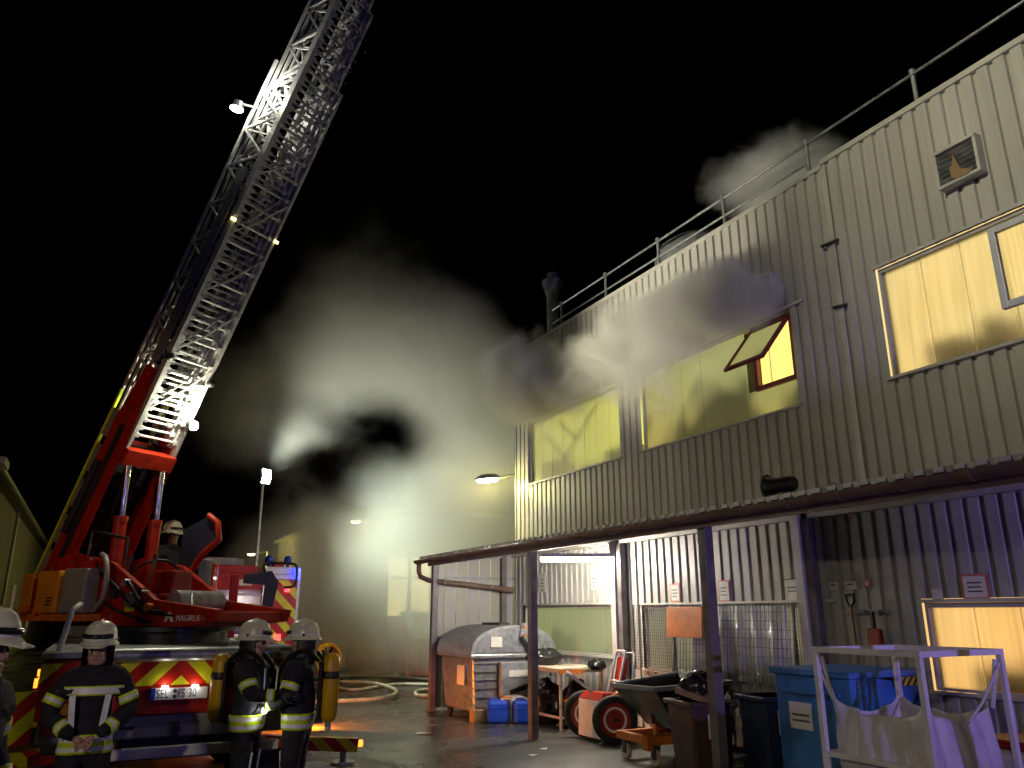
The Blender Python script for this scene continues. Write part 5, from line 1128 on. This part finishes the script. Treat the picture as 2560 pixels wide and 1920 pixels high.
    for sx in (-1, 1):
        q = MB(); q.lathe([(.004, -.012), (.012, 0), (.004, .012)], n=10); q.build('eye', 'black', t, hc + hy @ Vector((sx * .033, .104, .14)))
        q = MB(); q.bar(hc + hy @ Vector((sx * .016, .112, .158)), hc + hy @ Vector((sx * .05, .097, .158)), .008, .01); q.build('eyebrow', 'wood', t)
        q = MB(); q.tube([hc + hy @ Vector((sx * .095, .0, .05)), hc + hy @ Vector((sx * .06, .075, .015)), hc + hy @ Vector((0, .1, .0))], .007, 6); q.build('chin_strap', 'black', t)
    q = MB(); q.bar(hc + hy @ Vector((-.025, .106, .06)), hc + hy @ Vector((.025, .106, .06)), .012, .01); q.build('mouth', 'dark_red', t)
    if scba:
        q = MB(); q.lathe([(.02, -.33), (.06, -.31), (.085, -.26), (.088, 0), (.088, .22), (.075, .29), (.04, .32)], n=20); cyl_ = q.build('air_cylinder', 'cylinder_yellow', t, (0, -.3, 1.25), smooth=60)
        q = MB(); q.lathe([(.09, -.02), (.095, .0), (.09, .05)], n=20); q.build('cylinder_strap', 'black', cyl_, (0, 0, .1)); q = MB(); q.cyl((0, 0, -.4), (0, 0, -.32), .03, n=10); q.cyl((-.05, 0, -.38), (.05, 0, -.38), .02, n=8); q.build('valve', 'galv', cyl_)
        q = MB(); q.box(-.13, .13, -.235, -.2, .95, 1.5); q.build('back_plate', 'black', t, bevel=.02)
        for sx in (-1, 1): q = MB(); q.tube(smoothp([(sx * .11, -.2, 1.5), (sx * .12, -.05, 1.6), (sx * .12, .14, 1.5), (sx * .12, .2, 1.3), (sx * .14, .14, 1.05), (sx * .14, -.1, 1.0)], 5), .024, 6); q.build('harness', 'black', t, smooth=60)
        for sx in (-1, 1): q = MB(); q.bar((sx * .16, .19, 1.44), (sx * .16, .2, 1.12), .03, .012, (0, 1, 0)); q.build('harness_tape', 'silver_tape', t)
        q = MB(); q.box(-.05, .06, .2, .25, 1.12, 1.22); q.build('gauge', 'black', t, bevel=.01); q = MB(); q.box(-.01, .01, .251, .255, 1.17, 1.19); q.build('warning_light', 'red_glow', t)
    return t
person('firefighter facing the camera with clasped hands and lilac shining chest band', (.11, 7.73, 0), R(176), dict(el=(-.31, .03, 1.18), er=(.31, .03, 1.18), wl=(-.09, .25, 1.02), wr=(.09, .25, 1.02), hand_l=((.7, .25, -.25), (0, -.6, -.6), .8), hand_r=((-.7, .3, -.3), (0, -.6, -.6), .8)), 'firefighters', head_yaw=-8, chest_silver=True)
person('firefighter with yellow air cylinder turned right, nearer the number plate', (1.5, 8.45, 0), R(-118), dict(el=(.32, .12, 1.24), wr=(.26, .38, 1.2), er=(.3, .12, 1.2), wl=(-.16, .42, 1.22)) | dict(el=(-.3, .16, 1.2)), 'firefighters', head_yaw=4, gloves=True, scba=True)
person('firefighter with yellow air cylinder turned left, holding a lit lamp', (1.97, 8.33, 0), R(62), dict(el=(-.3, .06, 1.17), wl=(-.14, .3, 1.08), er=(.3, .14, 1.2), wr=(.16, .4, 1.25)), 'firefighters', head_yaw=-2, gloves=True, scba=True)
person('dark dressed firefighter in profile cut by the left frame edge', (-.5, 5.46, 0), R(-112), dict(el=(-.28, -.02, 1.16), wl=(-.24, .12, .94), er=(.28, -.04, 1.16), wr=(.24, .1, .94)), 'firefighters', scale=1.05)
Tm = Matrix.Translation((TX, TY + 2.6, 0)) @ Matrix.Rotation(R(-146.9), 4, 'Z')
pl = Tm @ Vector((-.82, -1.18, 1.42))
person('firefighter seated at the turntable controls behind the dark screen', tuple(pl), R(-146.9), dict(seat=(0, 0, 0), hl=(-.1, .08, .93), hr=(.1, .08, .93), kl=(-.13, .45, .95), kr=(.13, .45, .95), al=(-.13, .48, .66), ar=(.13, .48, .66), tl=(-.14, .62, .64), tr=(.14, .62, .64), wl=(-.18, .42, 1.15), wr=(.18, .42, 1.15)), 'firefighters', gloves=True)
# hand lamp of the right firefighter
hl = thing('hand_lamp', 'small white shining hand lamp held between two firefighters', 'hand lamp', (1.76, 8.36, 1.06))
q = MB(); q.cyl((0, 0, 0), (-.12, -.05, 0), .035, .045, 12); q.build('lamp_body', 'black', hl); q = MB(); q.cyl((-.121, -.051, 0), (-.135, -.057, 0), .042, n=12); q.build('lens', 'led_white', hl)
light('lamp_glow', 'POINT', (-.2, -.12, .0), 2.2, (1, 1, .92), hl, size=.03)

# ------------------------------------------------------------------ lamps outside the view that light the yard
def yard_lamp(label, loc, energy, col, target, spot, blend=1.):
    yl = thing('yard_lamp', label, 'lamp', (loc[0], loc[1], 0)); h = loc[2]
    q = MB(); q.tube([(0, 0, 0), (0, 0, h / 2), (0, 0, h)], [.11, .09, .06], 12); q.build('pole', 'galv_dull', yl, smooth=60)
    q = MB(); q.box(-.05, .35, -.2, .2, h, h + .2); q.build('head', 'galv_dull', yl, bevel=.02); q = MB(); q.box(.02, .3, -.16, .16, h - .03, h - .002); q.build('glass', 'sodium_glow', yl)
    light('yard_light', 'SPOT', (.25, 0, h - .12), energy, col, yl, (target[0] - loc[0], target[1] - loc[1], target[2]), .2, spot, blend)
yard_lamp('tall yard floodlight pole left of the camera', (-2.6, 3.4, 10.5), 3700, (1, .95, .68), (8.6, 2.6, 9.4), 68)
yard_lamp('street light pole left behind the camera', (-6.5, 3.2, 4.6), 620, (1, .5, .2), (-.2, 12.4, 3.9), 30)
yard_lamp('unseen fill lamp pole added far left behind the camera', (-6.0, -4.0, 5.0), 1300, (1, .84, .66), (4.0, 8.0, .0), 56)  # added fill to brighten the firefighters, ground and big bag
bl = thing('warning_beacon', 'blue warning beacon on a tripod behind the camera', 'beacon', (5.6, -5.5, 0))
for a in range(3): q = MB(); q.bar((0, 0, 1.6), (.5 * math.cos(a * 2.1), .5 * math.sin(a * 2.1), 0), .03); q.build('leg', 'dark_metal', bl)
q = MB(); q.cyl((0, 0, 1.55), (0, 0, 2.5), .03, n=8); q.build('column', 'dark_metal', bl); q = MB(); q.lathe([(.1, 2.5), (.1, 2.68), (.05, 2.74)], n=16); q.build('dome', 'blue_glow', bl, smooth=60)
light('beacon_light', 'POINT', (0, .25, 2.62), 260, (.3, .2, 1), bl, size=.08)
light('beacon_light', 'SPOT', (.05, .25, 2.62), 1500, (.36, .25, 1), bl, (2.6, 13.5, 3.3), .08, 42, .9)

# ------------------------------------------------------------------ smoke
def smoke(name, label, box, blobs, dens, nscale, namt, col, seed=0, aniso=.2, step=1., warp=.5, edge=(-.12, .75)):
    m = bpy.data.materials.new(name); m.use_nodes = True; nt = m.node_tree; nt.nodes.clear()
    out = nd(nt, 'ShaderNodeOutputMaterial'); tc = nd(nt, 'ShaderNodeTexCoord'); P = tc.outputs['Object']
    wz = nd(nt, 'ShaderNodeTexNoise', {'Vector': P, 'Scale': nscale * .6, 'Detail': 1.})
    wv = nd(nt, 'ShaderNodeVectorMath', {0: wz.outputs['Color'], 1: (.5, .5, .5)}, operation='SUBTRACT')
    wv = nd(nt, 'ShaderNodeVectorMath', {0: wv.outputs[0], 3: warp / nscale}, operation='SCALE')
    P2 = nd(nt, 'ShaderNodeVectorMath', {0: P, 1: wv.outputs[0]}, operation='ADD').outputs[0]
    tot = None
    for c, r, s in blobs:
        d = nd(nt, 'ShaderNodeVectorMath', {0: P2, 1: c}, operation='SUBTRACT').outputs[0]
        rr = r if isinstance(r, tuple) else (r, r, r)
        d = nd(nt, 'ShaderNodeVectorMath', {0: d, 1: rr}, operation='DIVIDE').outputs[0]
        l = nd(nt, 'ShaderNodeVectorMath', {0: d}, operation='LENGTH').outputs['Value']
        v = nd(nt, 'ShaderNodeMapRange', {0: l, 1: 0., 2: 1., 3: s, 4: 0.}, interpolation_type='SMOOTHSTEP').outputs[0]
        tot = v if tot is None else mth(nt, 'ADD', tot, v)
    nz = nd(nt, 'ShaderNodeTexNoise', {'Vector': nd(nt, 'ShaderNodeVectorMath', {0: P2, 1: (seed, seed * 2, -seed)}, operation='ADD').outputs[0], 'Scale': nscale, 'Detail': 6., 'Roughness': .62})
    k = mth(nt, 'SUBTRACT', tot, mth(nt, 'MULTIPLY', nz.outputs[0], namt))
    k = nd(nt, 'ShaderNodeMapRange', {0: k, 1: edge[0], 2: edge[1], 3: 0., 4: 1.}, interpolation_type='SMOOTHSTEP').outputs[0]
    pv = nd(nt, 'ShaderNodeVolumePrincipled', {'Color': rgb(col), 'Density': mth(nt, 'MULTIPLY', k, dens), 'Anisotropy': aniso})
    nt.links.new(pv.outputs[0], out.inputs['Volume'])
    m.cycles.volume_step_rate = step
    MATS[name] = m
    q = MB(); q.box(*box); o = q.build('smoke', m); tag(o, label, 'smoke', kind='stuff'); return o
smoke('smoke_plume', 'broad smoke plume drifting off the building corner across the yard', (-.5, 15, 16.45, 28.4, .2, 16), [
    ((8.0, 27.0, 3.6), (5.0, 3.0, 4.4), 1.1), ((8.4, 17.8, 6.6), (3.4, 3.2, 3.2), 1.0), ((8.2, 18.2, 8.6), (4.0, 3.6, 3.0), .9), ((10.4, 19.2, 7.2), (3.4, 3.4, 3.2), .9), ((6.2, 18.9, 9.3), (4.2, 3.4, 3.2), .7), ((4.8, 20.6, 8.6), (4.8, 3.6, 3.8), .66),
    ((5.4, 19.5, 11.8), (4.6, 3.2, 3.8), .46), ((3.2, 22.5, 7.0), (4.8, 4.2, 3.8), .64), ((9.8, 20.5, 4.4), (5.0, 4.6, 3.8), 1.05), ((7.5, 22.8, 4.2), (4.4, 4.4, 3.6), .9),
    ((6.0, 25.0, 2.4), (5.4, 4.4, 4.4), 1.15), ((10.5, 22.8, 1.6), (5.2, 5.6, 4.0), 1.15), ((5.0, 21.6, 5.9), (1.9, 1.6, 1.0), .2), ((9.0, 21.6, 4.2), (2.8, 3.0, 2.2), .45), ((5.4, 21.3, 4.5), (2.6, 2.6, 2.2), -1.1)], .5, .62, .95, (.92, .92, .83), 3, -.05, .8, .9, (-.12, .75))
smoke('smoke_puff', 'dense smoke puff rolling out of the middle upper window', (5.9, 8.56, 6.6, 16.44, 4.7, 9.8), [
    ((8.0, 15.4, 7.4), (2.0, 3.0, 2.0), 1.1), ((8.35, 8.7, 6.8), (1.4, 2.0, 1.15), 1.5), ((8.1, 10.2, 6.85), (1.5, 2.2, 1.35), 1.35), ((8.3, 8.1, 6.4), (.9, .9, .6), 1.2), ((8.3, 12.2, 6.6), (1.4, 2.5, 1.5), 1.05), ((8.3, 14.2, 6.6), (1.5, 2.8, 1.8), 1.0), ((8.3, 10.6, 5.6), (1.0, 2.2, 1.1), .85)], 4., 1.55, 1.4, (.93, .92, .84), 9, -.25, .5, 1.1, (-.05, .7))
smoke('smoke_wisp', 'faint smoke wisp rising over the roof behind the guard rail', (8.9, 13.5, 5.6, 13.4, 8.4, 12.2), [((9.8, 8.1, 9.6), (1.6, 1.7, 1.2), .95), ((9.9, 9.6, 9.9), (1.6, 1.7, 1.2), .9), ((10.8, 9.0, 9.4), (2.2, 2.6, 1.1), .8)], 1.1, 1.7, 1.25, (.9, .9, .9), 5, -.3, .6, 1.1, (-.05, .7))
